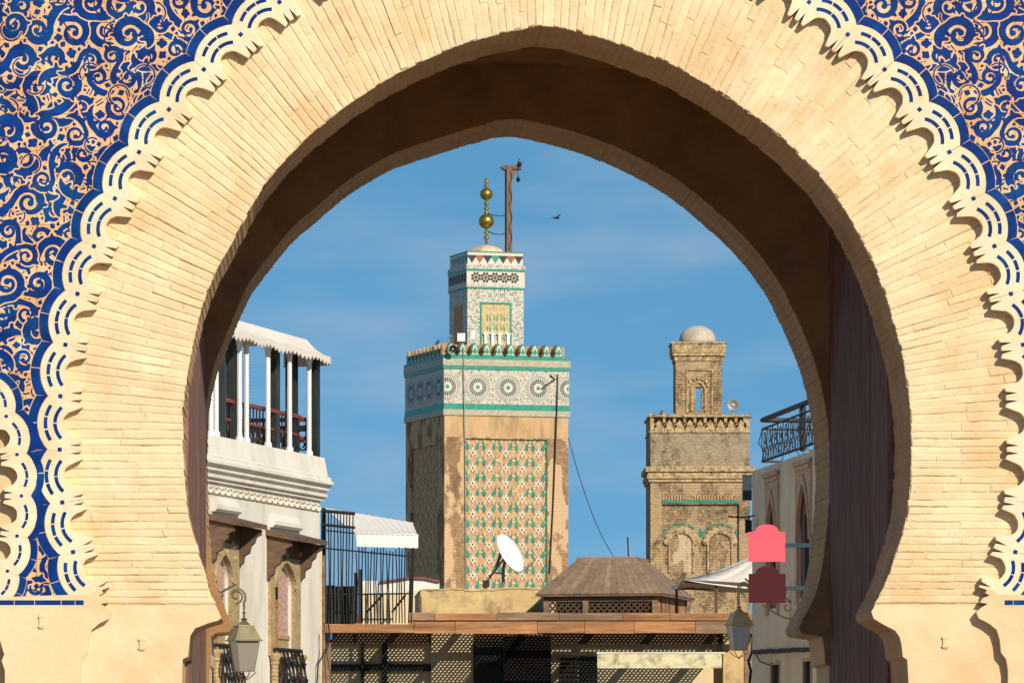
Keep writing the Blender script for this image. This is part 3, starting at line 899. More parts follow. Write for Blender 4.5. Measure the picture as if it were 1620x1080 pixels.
# little plaster plugs
for (px, py, w_, h_, dy) in ((67,983,7,22,RB-0.003),(225,1018,8,20,-0.015),(1495,1015,8,20,-0.015),(1653,983,7,22,RB-0.003)):
    x, z = G2(px, py); mb = MB()
    a, b = w_*K/2, h_*K/2
    mb.box(-a, a, dy-0.012, dy, -b, b); mb.box(-a*1.35, a*1.35, dy-0.016, dy, b*0.55, b*0.8); mb.box(-a*1.35, a*1.35, dy-0.016, dy, -b*0.8, -b*0.55)
    mb.build('wall_socket', m_plaster, gate, loc=(x, 0, z))

# door leaves folded back in the chamber
for s_, xn, xf in ((0, -2.475, -2.405), (1, 2.495, 2.375)):
    leaf = part('gate_door', gate)
    npl = 7; y0, y1 = T1+0.004, D2-0.004
    for i in range(npl):
        a = y0+(y1-y0)*i/npl; b = y0+(y1-y0)*(i+1)/npl
        c_ = (a+b)/2; t = (c_-y0)/(y1-y0); jit = random.uniform(-.003, .003)
        mb = MB(); mb.box(-0.03+jit, 0.03+jit, a+0.0015-c_, b-0.0015-c_, 0.05, 5.74)
        mb.build('plank', m_door, leaf, loc=(xn+(xf-xn)*t, c_, 0), rotz=-math.atan2(xf-xn, y1-y0))

# ================================================================== WHITE HOUSE (left)
T_ = 0.294; QL = math.sqrt(1+T_*T_)
XL = (506-CX)/F*80
def LY(px): return (XL - T_*80)/((px-CX)/F - T_)
def hx(px): return -(80-LY(px))*QL               # along the wall, 0 at the far corner
def hz(px, py): return EYE + (CY-py)/F*LY(px)
house = thing('white_house', 'white two storey house with roof terrace, stone cornice and pointed arch balcony doors', 'house', (XL, 80, 0), math.atan2(1, T_))
zp = hz(498, 722); zc0 = hz(500, 757); zc1 = hz(500, 768); zc2 = hz(500, 791); zf = hz(497, 800)
WL = -14.0
mb = MB()
# wall with the two door openings cut as recesses: built from strips
wins = [(hx(336), hx(361)), (hx(430.5), hx(461))]
surr = [(hx(332), hx(374)), (hx(424), hx(471))]
zspr = hz(445, 930); zap = hz(445, 889); zst = hz(445, 862)
def parch(x0, x1, zs, za, n=8):
    """pointed arch points from (x0,zs) over the apex to (x1,zs)"""
    xm = (x0+x1)/2; L = []
    for i in range(n+1):
        t = i/n
        q = t*rad(62); L.append((x0 + (xm-x0)*(1-math.cos(q))/(1-math.cos(rad(62))), zs + (za-zs)*math.sin(q)/math.sin(rad(62))))
    R = [(x0+x1-x, z) for x, z in L[::-1]][1:]
    return L + R
outline = [(WL, 0)]
for a, b in wins:
    outline += [(a, 0.0)] + parch(a, b, zspr, zap) + [(b, 0.0)]
outline += [(0, 0), (0, zc2), (WL, zc2)]
mb.prism(outline, 0.0, 0.30)
mb.box(WL, 0.0, 0.301, 7.0, 0, zc2)
mb.build('wall', m_white, house)
mb = MB()
# cornice: stacked mouldings, each proud of the one below
zz = [zc2, zc2+0.06, zc2+0.10, zc2+0.16, zc1+0.02, zc1+0.09, zc0+0.05]
pr = [0.05, 0.10, 0.07, 0.13, 0.20, 0.16, 0.10]
pro = [(0.0, zc2)]
for z, p in zip(zz, pr):
    pro += [(-p, z), (-p, z+0.045)]
pro += [(-0.06, zp-0.05), (-0.05, zp), (0.15, zp), (0.15, zc2)]
mb.prism_x(pro, WL, 0.09)
mb.build('cornice', m_white, house)
mb = MB(); mb.box(WL, 0.05, 0.151, 7.0, zc2+.002, zp-0.35); mb.build('terrace_floor', m_white, house)
# carved chain frieze: one ring after another
fz = hz(420, 789) ; rr_ = 0.055; pitch = 0.30
fr = part('carved_frieze', house)
ringm = MB()
def rpt(r, n=14): return [(2.35*r*math.cos(2*math.pi*i/n), r*math.sin(2*math.pi*i/n)) for i in range(n)]
A, B = rpt(rr_), rpt(rr_*0.70)
for i in range(14):
    j = (i+1) % 14
    ringm.face([(A[i][0],-.03,A[i][1]),(A[j][0],-.03,A[j][1]),(B[j][0],-.03,B[j][1]),(B[i][0],-.03,B[i][1])][::-1])
    ringm.face([(A[i][0],-.03,A[i][1]),(A[j][0],-.03,A[j][1]),(A[j][0],0.002,A[j][1]),(A[i][0],0.002,A[i][1])])
    ringm.face([(B[i][0],-.03,B[i][1]),(B[j][0],-.03,B[j][1]),(B[j][0],0.002,B[j][1]),(B[i][0],0.002,B[i][1])][::-1])
r0 = ringm.build('frieze_ring', m_white, fr, loc=(-0.16, 0, fz))
i = 1
while -0.16 - i*pitch > hx(330)-0.6:
    inst(r0, (-0.16-i*pitch, 0, fz)); i += 1
nb = i
stub = MB(); stub.box(-.06,.06,-.022,.001,-.012,.012)
s0 = stub.build('frieze_link', m_stucco, fr, loc=(-0.16-pitch/2, 0, fz+rr_*0.8))
for k in range(nb):
    for sg in (1, -1):
        if k or sg < 0: inst(s0, (-0.16-pitch*(k+.5), 0, fz+sg*rr_*0.8))
# window bays
for wi, ((a, b), (sa, sb)) in enumerate(zip(wins, surr)):
    bay = part('balcony_door', house)
    # carved stucco surround with a pointed opening
    pl = [(sa, zspr-1.05), (a, zspr-1.05)] + parch(a, b, zspr, zap) + [(b, zspr-1.05), (sb, zspr-1.05), (sb, zst), (sa, zst)]
    mb = MB(); mb.prism(pl, -0.05, 0.0); mb.build('carved_surround', m_stucco, bay)
    mb = MB()
    ri = parch(a, b, zspr, zap); ro = parch(a-0.05, b+0.05, zspr, zap+0.06)
    for i in range(len(ri)-1):
        q = [ri[i], ri[i+1], ro[i+1], ro[i]]
        mb.prism(q, -0.085, -0.049)
    mb.build('arch_moulding', m_stucco, bay)
    # bosses in the spandrels
    for k in range(10):
        x = random.uniform(sa+0.06, sb-0.06); z = random.uniform(zap-0.05, zst-0.06)
        mb = MB(); mb.lathe([(0.05, 0), (0.035, 0.03), (0.001, 0.045)], (0,0,0), 6)
        mb.v = [(p[0], -p[2], p[1]) for p in mb.v]; mb.build('stucco_boss', m_stucco, bay, loc=(x, -0.05, z))
    # columns
    for x in (sa+0.10, sb-0.10):
        mb = MB()
        prof = [(0.048, 1.0)]
        z = 1.0
        while z < zspr-1.2:
            prof += [(0.060, z+0.03), (0.048, z+0.06)]; z += 0.06
        mb.lathe(prof, (x, -0.08, 0), 10); mb.build('twisted_column', m_stucco, bay)
        mb = MB(); c = zspr-1.2
        mb.lathe([(0.05, c), (0.07, c+0.03), (0.06, c+0.06), (0.10, c+0.14), (0.10, c+0.18), (0.08, c+0.19)], (x, -0.08, 0), 10); mb.build('capital', m_stucco, bay)
    # infill
    wd = b - a; xm_ = a + wd*0.40
    mb = MB(); mb.prism([(a+.002, 0.8), (xm_, 0.8), (xm_, zap-.06), (a+wd*.2, zspr+.1), (a+.002, zspr)], 0.03, 0.10); mb.box(xm_, b-.002, 0.12, 0.29, .8, zap-.02); mb.build('room_shade', m_dark, bay)  # near-black blocks, the unlit room's shade put into their colour
    xm = a + wd*0.40
    mb = MB()
    pl = [(xm, zspr-0.75), (b-0.01, zspr-0.75), (b-0.01, zspr)] + parch(a, b, zspr, zap)[9:-1][::-1] + [(xm, zap-0.05)]
    pl = [(xm, zspr-0.72), (b-0.01, zspr-0.72), (b-0.01, zspr), (b-0.07, zspr+(zap-zspr)*.42), (b-0.24, zspr+(zap-zspr)*.68), (xm+wd*.1, zap-0.05), (xm, zap-0.07)]
    mb.prism(pl, 0.05, 0.10); mb.build('carved_screen', m_pinkpanel, bay)
    mb = MB(); mb.box(xm, b-0.01, 0.02, 0.10, zspr-0.78, zspr-0.722); mb.box(xm, b-0.01, 0.04, 0.11, zspr-1.15, zspr-0.782); mb.build('carved_rail', m_stucco, bay)
    mb = MB(); mb.box(xm+.01, b-0.02, 0.05, 0.11, 1.0, zspr-1.152); mb.build('lower_panel', m_oldwood, bay)
    mb = MB(); mb.box(a+0.16, xm-0.06, 0.012, 0.029, 1.0, zspr-0.30); mb.box(a+0.10, xm-0.04, 0.004, 0.029, zspr-0.299, zspr-0.18); mb.build('door_leaf', m_orangewood, bay)
    # timber hood
    x0, x1 = (sa-0.02, sb+0.02); z0 = hz(420, 853) if wi else hz(330, 829); pj = 0.40
    hood = part('timber_hood', house)
    mb = MB(); mb.prism_x([(0.0, z0+0.07), (-pj-0.04, z0-0.02), (-pj-0.04, z0+0.05), (0, z0+0.16)], x0-0.12, x1+0.12); mb.build('hood_roof', m_oldwood, hood)
    for x in (x0, x1):
        mb = MB(); h = 0.62
        pp = [(0, z0+0.06), (-pj+0.02, z0-0.02), (-pj+0.02, z0-0.10), (-pj+0.10, z0-0.14), (-pj+0.12, z0-0.22), (-pj*0.55, z0-0.27), (-pj*0.5, z0-0.37), (-pj*0.28, z0-0.42), (-pj*0.26, z0-0.52), (-0.06, z0-0.55), (-0.03, z0-h), (0, z0-h)]
        mb.prism_x(pp, x-0.05, x+0.05); mb.build('hood_bracket', m_oldwood, hood)
    mb = MB(); mb.box(x0+.05, x1-.05, -0.06, 0, z0-0.25, z0+0.05); mb.build('lintel_board', m_oldwood, hood)
    # moulded ledge over the hood
    mb = MB(); zl = z0+0.20; mb.prism_x([(0, zl), (-0.05, zl), (-0.09, zl+0.04), (-0.09, zl+0.10), (-0.05, zl+0.12), (-0.04, zl+0.17), (0, zl+0.2)], x0+0.1, x1-0.02); mb.build('ledge', m_white, house)
    # wrought balcony railing, bellied
    rl_ = part('balcony_railing', house)
    zt = hz(445, 1028); x0, x1 = a-0.10, b+0.10
    mb = MB(); mb.tube([(x0, -0.055, zt), (x0, -0.13, zt), (x1, -0.13, zt), (x1, -0.055, zt)], 0.03, 6); mb.tube([(x0, -0.13, zt-0.95), (x1, -0.13, zt-0.95)], 0.02, 6); mb.build('hand_rail', m_iron, rl_)
    nb_ = 13
    for k in range(nb_):
        x = x0 + (x1-x0)*k/(nb_-1)
        pts = []
        for q in range(13):
            t = q/12
            pts.append((x + 0.05*math.sin(t*math.pi*4+k*math.pi), -0.13 - 0.15*math.sin(math.pi*min(1, t*1.15))*(0.3+0.7*t), zt - 0.95*t))
        mb = MB(); mb.tube(pts, 0.015, 5); mb.build('baluster', m_iron, rl_)
    for k in range(3):
        mb = MB(); pts = [(x0 + (x1-x0)*(q/14), -0.13-0.11*math.sin(math.pi*(0.25+0.2*k)), zt-0.2-0.25*k+0.06*math.sin(q*1.8)) for q in range(15)]; mb.tube(pts, 0.013, 5); mb.build('baluster', m_iron, rl_)
    mb = MB(); mb.box(x0-0.05, x1+0.05, -0.30, 0.0, zt-1.05, zt-0.96); mb.build('balcony_slab', m_white, house)

# roof terrace: posts, columns, railings, canvas awning
ter = part('roof_terrace', house)
ztop = hz(500, 560)
zlow = zp
for px in (336, 344, 381, 392, 426, 460, 491):
    x = hx(px)
    mb = MB(); r = 0.085
    prof = [(0.06, zlow), (0.06, zlow+0.06), (0.04, zlow+0.08)]
    prof += [(0.038, ztop-0.24), (0.046, ztop-0.22), (0.04, ztop-0.20), (0.07, ztop-0.06), (0.075, ztop-0.05), (0.075, ztop-0.02)]
    mb.lathe(prof, (x, 0.02, 0), 8)
    mb.build('white_column', m_whitep, ter)
    for q in (-1, 0, 1):        # beads of fairy lights down the column face
        mb = MB()
        for k in range(26): mb.ball((x-0.012, -0.024, zlow+0.12+k*0.05), 0.008, 4)
        if q == 0: ob = mb.build('light_string', m_oldwood, ter); ob['kind'] = 'stuff'
for px, y, w_ in ((385, 0.12, 0.12), (452, 0.12, 0.10), (501, -0.03, 0.09), (485, 0.22, 0.03), (489, 0.22, 0.03), (494, 0.24, 0.03), (362, 0.10, 0.16), (352, 0.1, 0.1)):
    x = hx(px); mb = MB(); mb.box(x-w_, x+w_, y, y+0.12, zlow-0.1, ztop-0.02); mb.build('dark_post', m_darkpost, ter)
mb = MB(); mb.box(hx(335), 0.0, 3.0, 3.06, zlow-0.3, zlow+0.45); mb.build('back_parapet', m_darkpost, ter)
mb = MB(); mb.box(hx(380), hx(470), 0.9, 3.0, ztop-0.18, ztop-0.02); mb.build('ceiling_beam', m_dark, ter)
zr = hz(430, 646)
mb = MB(); mb.tube([(hx(332), 0.14, zr), (hx(489), 0.14, zr)], 0.035, 6); mb.build('red_handrail', m_redwood, ter)
mb = MB(); mb.tube([(hx(332), 0.16, zlow+0.32), (hx(489), 0.16, zlow+0.32)], 0.022, 6); mb.build('mid_rail', m_redwood, ter)
k = 0
x = hx(332)
while x < hx(491):
    mb = MB()
    mb.tube([(x, 0.16, zlow-.1), (x, 0.16, zr)], 0.013, 5)
    if k % 2 == 0:
        pts = [(x + 0.10*math.cos(a)*(1-a/16), 0.16, zlow+0.22+0.13*math.sin(a)*(1-a/16)) for a in np.linspace(0, 11, 22)]; mb.tube(pts, 0.011, 4)
    mb.build('railing_scroll', m_iron, ter); x += 0.17; k += 1
x = hx(340)
while x < 0:
    mb = MB(); mb.tube([(x, 2.9, zlow-.1), (x, 2.9, zr+0.1)], 0.014, 4); mb.build('far_baluster', m_iron, ter); x += 0.22
# return railing along the terrace's open end
for z_, r_, mt in ((zr, .035, m_redwood), (zr-.14, .05, m_darkpost), (zlow+.30, .035, m_redwood)):
    mb = MB(); mb.tube([(-.10, .2, z_), (-.10, 3.2, z_-.0)], r_, 6); mb.build('end_rail', mt, ter)
for k in range(26):
    y = .2+k*.115; mb = MB(); mb.tube([(-.10, y, zlow-.1), (-.10, y, zr)], .012, 4)
    if k % 3 == 0: mb.tube([(-.10, y+.06+.09*math.cos(a)*(1-a/16), zlow+.2+.12*math.sin(a)*(1-a/16)) for a in np.linspace(0, 11, 20)], .014, 4)
    mb.build('end_baluster', m_iron, ter)
for k in range(5):
    y = .5+k*.55; mb = MB()
    for q in range(9):
        mb.ball((-.25+random.uniform(-.08,.08), y+random.uniform(-.16,.16), zlow-.05+random.uniform(0,.32)), random.uniform(.03,.07), 6)
    mb.build('potted_leaves', m_darkpost, ter)
# awning
zt_ = hz(500, 541); zb_ = hz(505, 572)
rows = []
nx = 46; x0 = hx(330); x1 = 0.02
scal = 60
def aw(u, v):
    x = x0 + (x1-x0)*u
    y = 0.22 - 0.38*v - 0.02*math.sin(u*9)*v
    z = zt_+0.06 + (zb_+0.03-zt_)*v - 0.05*math.sin(math.pi*v)*(1+0.5*math.sin(u*13)) + 0.02*math.sin(u*31)*v
    return Vector((x, y, z))
grid = [[aw(i/60, j/6) for i in range(61)] for j in range(7)]
# scalloped hem
hem = []
for i in range(61):
    p = grid[-1][i].copy(); p.z -= 0.08 + (0.06 if i % 2 == 0 else 0.0); p.y -= 0.01; hem.append(p)
grid.append(hem)
mb = MB(); mb.sheet(grid, (0, 0.012, -0.006)); mb.build('scalloped_awning', m_canvas, house)
mb = MB()   # awning end gusset
e = [r[-1] for r in grid]
mb.face([(x1, 0.6, zt_)] + [tuple(p) for p in e] + [(x1-0.02, 0.6, zb_-0.08)]); mb.face([(x1+.01, 0.6, zt_)] + [(p.x+.01, p.y, p.z) for p in e] + [(x1-0.01, 0.6, zb_-0.08)])
mb.build('awning_end', m_canvas, house)
mb = MB(); mb.sheet([[(x0+(x1-x0)*i/12, 0.22+j*0.9, zt_+0.06-j*0.05) for i in range(13)] for j in range(5)], (0, 0, -0.03)); mb.build('awning_roof', m_canvas, house)

# cables down the house corner
def cable(label, pts, r=0.012, mat=None, name='cable', cat='cable', group=None):
    mb = MB(); c = Vector(pts[0]); mb.tube([Vector(p)-c for p in pts], r, 5)
    o = mb.build(name, mat or m_cable, None, loc=c); tag(o, label, cat, group); return o
def sagline(a, b, sag, n=14):
    a, b = Vector(a), Vector(b)
    return [a.lerp(b, i/n) - Vector((0, 0, sag*4*(i/n)*(1-i/n))) for i in range(n+1)]
for lab, pts, r in (('thick black cable hanging beside the white house corner below the timber beam', [(519,985),(522,1005),(514,1030),(503,1050),(501,1085)], .013),
                    ('thin black wire curling away from the cable at the white house corner', [(516,990),(520,1020),(513,1040),(516,1080)], .007),
                    ('thin slack wire nearest the shaded wall beside the white house', [(513,985),(515,1010),(518,1040),(526,1085)], .007)):
    P_ = [P(x, y, 79.7) for x, y in pts]
    sm = []
    for i in range(len(P_)-1): sm += [P_[i].lerp(P_[i+1], t) for t in (0, .5)]
    cable(lab, sm+[P_[-1]], r)

# bamboo poles at the house corner
for i, (px, t, lab) in enumerate(((507, 868, 'pale bamboo pole nearest the white house wall at its corner'), (511.5, 878, 'darker reddish pole standing right of the pale bamboo pole at the house corner'))):
    a, b = P(px, t, 81), P(px+0.6, 985, 81)
    mb = MB(); L = a.z; pts = [Vector((0,0,0))]; rr = [0.03]
    n = 12
    for k in range(1, n+1):
        z = L*k/n; pts += [Vector((0,0,z-0.03)), Vector((0,0,z))]; rr += [0.026, 0.03]
    mb.tube(pts, rr, 6); o = mb.build('bamboo_pole', m_tan if i == 0 else m_grwood, None, loc=(a.x, a.y, 0)); tag(o, lab, 'pole')

# ================================================================== STREET LANTERNS
def lantern(loc, s, rotz, label, m_metal, m_glass, arm, wall):
    """loc: centre of the glass body; arm: vector from the crosier top to the wall plate (local)"""
    t = thing('street_lantern', label, 'lantern', loc, rotz, 'wall lanterns either side of the street')
    def sq(r, z): return [(r,r,z),(-r,r,z),(-r,-r,z),(r,-r,z)]
    def frust(mb, r0, z0, r1, z1, m=0):
        a, b = sq(r0, z0), sq(r1, z1)
        for i in range(4):
            j = (i+1) % 4; mb.face([a[i], a[j], b[j], b[i]], m)
        mb.face(a[::-1], m); mb.face(b, m)
    bt, tp = s*0.33, s*0.50        # half widths bottom, top
    h = s*0.62
    # roof
    mb = MB(); frust(mb, tp*1.22, h-0.01*s, tp*1.22, h+0.05*s); frust(mb, tp*1.12, h+0.05*s, tp*0.66, h+0.60*s); frust(mb, tp*0.72, h+0.60*s, tp*0.70, h+0.65*s); frust(mb, tp*0.45, h+0.65*s, tp*0.12, h+0.86*s)
    mb.build('lantern_roof', m_metal, t)
    mb = MB(); mb.lathe([(0.04*s, h+0.84*s), (0.17*s, h+0.90*s), (0.06*s, h+0.95*s), (0.05*s, h+1.12*s), (0.09*s, h+1.16*s), (0.04*s, h+1.22*s), (0.03*s, h+1.45*s), (0.001, h+1.5*s)], (0,0,0), 10)
    mb.build('finial', m_metal, t)
    # panes
    a, b = sq(bt*0.94, -h), sq(tp*0.94, h-0.012*s)
    for i in range(4):
        j = (i+1) % 4; mb = MB(); c = (Vector(a[i])+Vector(a[j]))*-0.0
        n_ = (Vector(a[j])-Vector(a[i])).cross(Vector(b[i])-Vector(a[i])).normalized()*0.004
        mb.sheet([[Vector(a[i]), Vector(a[j])], [Vector(b[i]), Vector(b[j])]], -n_); mb.build('glass_pane', m_glass, t)
    mb = MB()
    a, b = sq(bt, -h), sq(tp, h-0.012*s)
    for i in range(4):
        mb.tube([a[i], b[i]], 0.022*s, 4); mb.tube([a[i], a[(i+1)%4]], 0.03*s, 4)
    mb.build('lantern_frame', m_metal, t)
    # little crown under the body
    mb = MB()
    for i in range(4):
        p = Vector(a[i]); mb.tube([p, p*1.0+Vector((p.x*.15, p.y*.15, -0.06*s)), Vector((p.x*.8, p.y*.8, -h-0.2*s)), Vector((p.x*.35, p.y*.35, -h-0.34*s)), Vector((0, 0, -h-0.38*s))], 0.022*s, 5)
    mb.ball((0, 0, -h-0.40*s), 0.06*s, 8); mb.build('lantern_crown', m_metal, t)
    mb = MB(); mb.ball((0, 0, -h*0.2), 0.16*s, 10, sz=1.3); mb.build('bulb', m_whitep, t)
    # crosier bracket: big curl above the finial, scrolls back to the wall plate
    br = part('wall_bracket', t)
    z0 = h+1.45*s; R = 0.46*s
    d = Vector((wall[0], wall[1], 0)); d_ = d.normalized()
    def curl(c, R, a0, a1, r1, n=26): return [c + d_*(-(R+(r1-R)*i/n)*math.cos(a0+(a1-a0)*i/n)) + Vector((0,0,(R+(r1-R)*i/n)*math.sin(a0+(a1-a0)*i/n))) for i in range(n+1)]
    L = d.length
    tr = 0.05*s
    mb = MB()
    c = Vector((0, 0, z0+0.42*s)) + d_*0.35*s
    mb.tube([Vector((0,0,h+1.3*s)), Vector((0,0,z0+0.05*s))] + curl(c, R, -0.75, 2.9, 0.16*s), tr, 6)
    mb.tube(curl(c - d_*0.02*s + Vector((0,0,-0.03*s)), 0.30*s, -1.6, 6.6, 0.05*s), tr*0.8, 5)
    mb.tube(curl(c + d_*0.75*s, 0.28*s, 2.4, -5.8, 0.05*s), tr*0.8, 5)
    mb.build('scroll', m_metal, br)
    mb = MB()
    top = c + Vector((0,0,R)); wl = Vector((d.x, d.y, z0-0.25*s))
    pts = [top + d_*(-0.02*s)]
    n = 14
    for i in range(n+1):
        t_ = i/n; pts.append(top.lerp(wl, t_) + Vector((0,0, -0.12*s*math.sin(t_*math.pi*2))))
    mb.tube(pts, tr, 6)
    for f, sg in ((0.62, 1), (0.8, -1), (0.9, 1)):
        cc_ = top.lerp(wl, f) + Vector((0,0,-0.36*s*sg)); mb.tube(curl(cc_, 0.30*s, sg*1.5, sg*9.0, 0.04*s), tr*0.75, 5)
    mb.tube([wl + Vector((0,0,-0.9*s)), wl + Vector((0,0,1.0*s))], 0.04*s, 6); mb.ball(wl+Vector((0,0,1.05*s)), 0.07*s, 8)
    low = [wl + Vector((0,0,-0.85*s)) - d_*(L*0.55*i/10) + Vector((0,0,0.7*s*(i/10)**1.6)) for i in range(11)]
    mb.tube(low, tr*0.9, 5)
    mb.build('arm', m_metal, br)
    return t
c = P(386, 1037, 70)
hn = Vector((1, -T_, 0)).normalized()
lantern(c, 0.335, 0.35, 'dark bronze lantern with smoked panes beside the white house balcony', m_lampmetal, m_frost, None, (-hn.x*1.25, -hn.y*1.25))
TR = -0.078; 
def RYp(px): return ((1190-CX)/F*80 + 0.078*80)/((px-CX)/F + 0.078)
c = P(1169, 1008, 76.2)
lantern(c, 0.30, 0.25, 'pale brass lantern with milky panes hanging below the dark brown sign', m_lampbrass, m_opal, None, (0.86, 0.07))

# ================================================================== BEIGE HOUSE (right)
XR0 = (1190-CX)/F*80
rh = thing('beige_house', 'beige rendered house in shade with two tall pointed windows and iron roof railing', 'house', (XR0, 80, 0), math.atan2(-1, 0.078))
QR = math.sqrt(1+0.078**2)
def rx(px): return (80-RYp(px))*QR
def rz_(px, py): return EYE + (CY-py)/F*RYp(px)
zr_top = rz_(1240, 728); WR = 7.05
w1 = (rx(1213), rx(1233.5)); w2 = (rx(1261), rx(1285))
o1 = (rx(1216.5), rx(1231)); o2 = (rx(1264.5), rx(1284))
zt1 = rz_(1222, 752); zt2 = rz_(1272, 733); zb1 = rz_(1222, 962); zb2 = rz_(1272, 945)
lows = [(rx(1221), rx(1234)), (rx(1272), rx(1284))]; zlt = rz_(1227, 1051)
def oparch(x0, x1, zb, zs, za): return [(x0, zb), (x0, zs)] + parch(x0, x1, zs, za)[1:-1] + [(x1, zs), (x1, zb)]
mb = MB()
# wall as vertical strips round the openings
o1p = oparch(*o1, zb1, zt1-1.0, zt1-0.35); o2p = oparch(*o2, zb2, zt2-1.0, zt2-0.3)
def strip(xa, xb, openings):
    z = 0
    for (za, zb) in openings:
        mb.box(xa, xb, 0, 0.35, z, za); z = zb
    mb.box(xa, xb, 0, 0.35, z, zr_top)
strip(0, o1[0], [])
strip(o1[0], o1[1], [(1.6, zlt), (zb1, zt1-0.30)]) if False else None
xa = o1[0]; 
strip(xa, lows[0][0] if lows[0][0] > xa else xa+0.01, [(zb1, zt1-0.32)])
strip(lows[0][0] if lows[0][0] > xa else xa+0.01, o1[1], [(zlt-1.0, zlt), (zb1, zt1-0.32)])
strip(o1[1], lows[0][1], [(zlt-1.0, zlt)]) if lows[0][1] > o1[1] else None
xs_ = max(o1[1], lows[0][1])
strip(xs_, o2[0], [])
strip(o2[0], lows[1][0], [(zb2, zt2-0.28)])
strip(lows[1][0], o2[1], [(zlt-1.0, zlt), (zb2, zt2-0.28)])
strip(o2[1], WR, [])
mb.box(0, WR, 0.3505, 8.0, 0, zr_top)
mb.build('wall', m_rhouse, rh)
for (a, b), (fa, fb), zb, zt, st in ((o1, w1, zb1, zt1, 0.35), (o2, w2, zb2, zt2, 0.3)):
    wn = part('pointed_window', rh)
    # surround with a pointed head, proud of the wall
    hd = parch(a, b, zt-1.15, zt-st)
    pl = [(fa, zb-0.1), (a, zb-0.1), (a, zb)] + hd + [(b, zb), (b, zb-0.1), (fb, zb-0.1), (fb, zt), (fa, zt)]
    mb = MB(); mb.prism(pl, -0.035, 0.0); mb.build('carved_surround', m_rframe, wn)
    mb = MB()
    for k, ins in enumerate((0.0, 0.05)):
        mb.box(fa+ins-.03, fb-ins+.03, -0.075+0.02*k, -0.0355, zt-0.02-ins*1.6, zt+0.05-ins*1.6)
    mb.build('head_moulding', m_rframe, wn)
    mb = MB(); hd2 = parch(a-0.06, b+0.06, zt-1.15, zt-st+0.14)
    for i in range(len(hd)-1): mb.prism([hd[i], hd[i+1], hd2[i+1], hd2[i]], -0.06, -0.0355)
    mb.build('arch_moulding', m_rframe, wn)
    mb = MB(); mb.prism([(a+.005, zb)] + [(x, z-0.01) for x, z in hd] + [(b-.005, zb)], 0.02, 0.08); mb.build('maroon_shutter', m_maroon, wn)
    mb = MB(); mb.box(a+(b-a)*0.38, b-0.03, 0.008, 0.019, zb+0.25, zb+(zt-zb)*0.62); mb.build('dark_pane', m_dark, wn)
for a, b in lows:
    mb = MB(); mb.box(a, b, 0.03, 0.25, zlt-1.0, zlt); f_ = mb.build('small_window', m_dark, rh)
    mb = MB(); mb.box(a-0.05, a, -0.02, 0.2, zlt-1.0, zlt+0.05); mb.box(b, b+0.05, -0.02, 0.2, zlt-1.0, zlt+0.05); mb.box(a, b, -0.02, 0.2, zlt, zlt+0.05); mb.build('window_frame', m_rframe, f_)
# roof railing of curled ironwork
rr = part('roof_railing', rh)
zA = zr_top + 0.03; zB = rz_(1240, 653)
def rail_run(p0, p1, tag_):
    d = Vector(p1)-Vector(p0); L = d.length; u = d/L
    mb = MB(); up = Vector((0,0,1))
    mb.tube([Vector(p0)+up*(zB-zA), Vector(p1)+up*(zB-zA)], 0.04, 6); mb.build('top_rail', m_iron, rr)
    mb = MB(); mb.tube([Vector(p0)+up*0.05, Vector(p1)+up*0.05], 0.02, 5); mb.tube([Vector(p0)+up*(zB-zA-0.14), Vector(p1)+up*(zB-zA-0.14)], 0.018, 5); mb.build('bottom_rail', m_iron, rr)
    n = max(2, int(L/0.46)); H = zB-zA-0.14
    for k in range(n+1):
        p = Vector(p0)+u*(L*k/n); mb = MB()
        mb.tube([p+up*0.05, p+up*(H*0.3)+u*0.07, p+up*(H*0.6)-u*0.06, p+up*H], 0.009, 5)
        if k < n:
            for (zc, R, sg) in ((0.28, 0.17, 1), (0.70, 0.15, -1)):
                c = p+u*(L/n*0.5)+up*(H*zc)
                mb.tube([c + u*(R*(1-i/26)*math.cos(i*0.42*sg)) + up*(R*1.25*(1-i/26)*math.sin(i*0.42*sg)) for i in range(21)], 0.008, 4)
        mb.build('scroll_baluster', m_iron, rr)
rail_run((rx(1211), -0.05, zA), (WR-.1, -0.05, zA), 0)
rail_run((rx(1211), -0.05, zA), (rx(1211), 3.0, zA), 1)
mb = MB(); x = rx(1274); mb.box(x-0.06, x+0.06, -0.08, 0.0, zA, zB); mb.build('railing_post', m_iron, rr)
# cable bundle on the wall
pts = []
for i in range(30):
    px = 1195 + i*3.2; y = RYp(px); a = P(px, 1031 - i*0.17 + random.uniform(-.8, .8), y); pts.append(a + Vector((-0.05, 0, 0)))
cable('thick bundle of black cables running across the beige house wall', pts, 0.035)
cable('black cable drooping below the bundle on the beige house wall', [P(1200,1035,79.2)+Vector((-.04,0,0)), P(1207,1046,78.9)+Vector((-.04,0,0)), P(1220,1051,78.3)+Vector((-.04,0,0)), P(1234,1045,77.7)+Vector((-.04,0,0)), P(1245,1031,77.2)+Vector((-.04,0,0))], 0.01)
cable('twisted black cables climbing the far corner of the beige house', [P(1186,1080,80.2), P(1188,1060,80.2), P(1184,1045,80.1), P(1190,1030,80.1), P(1193,960,80.1), P(1190,920,80.1)], 0.022)
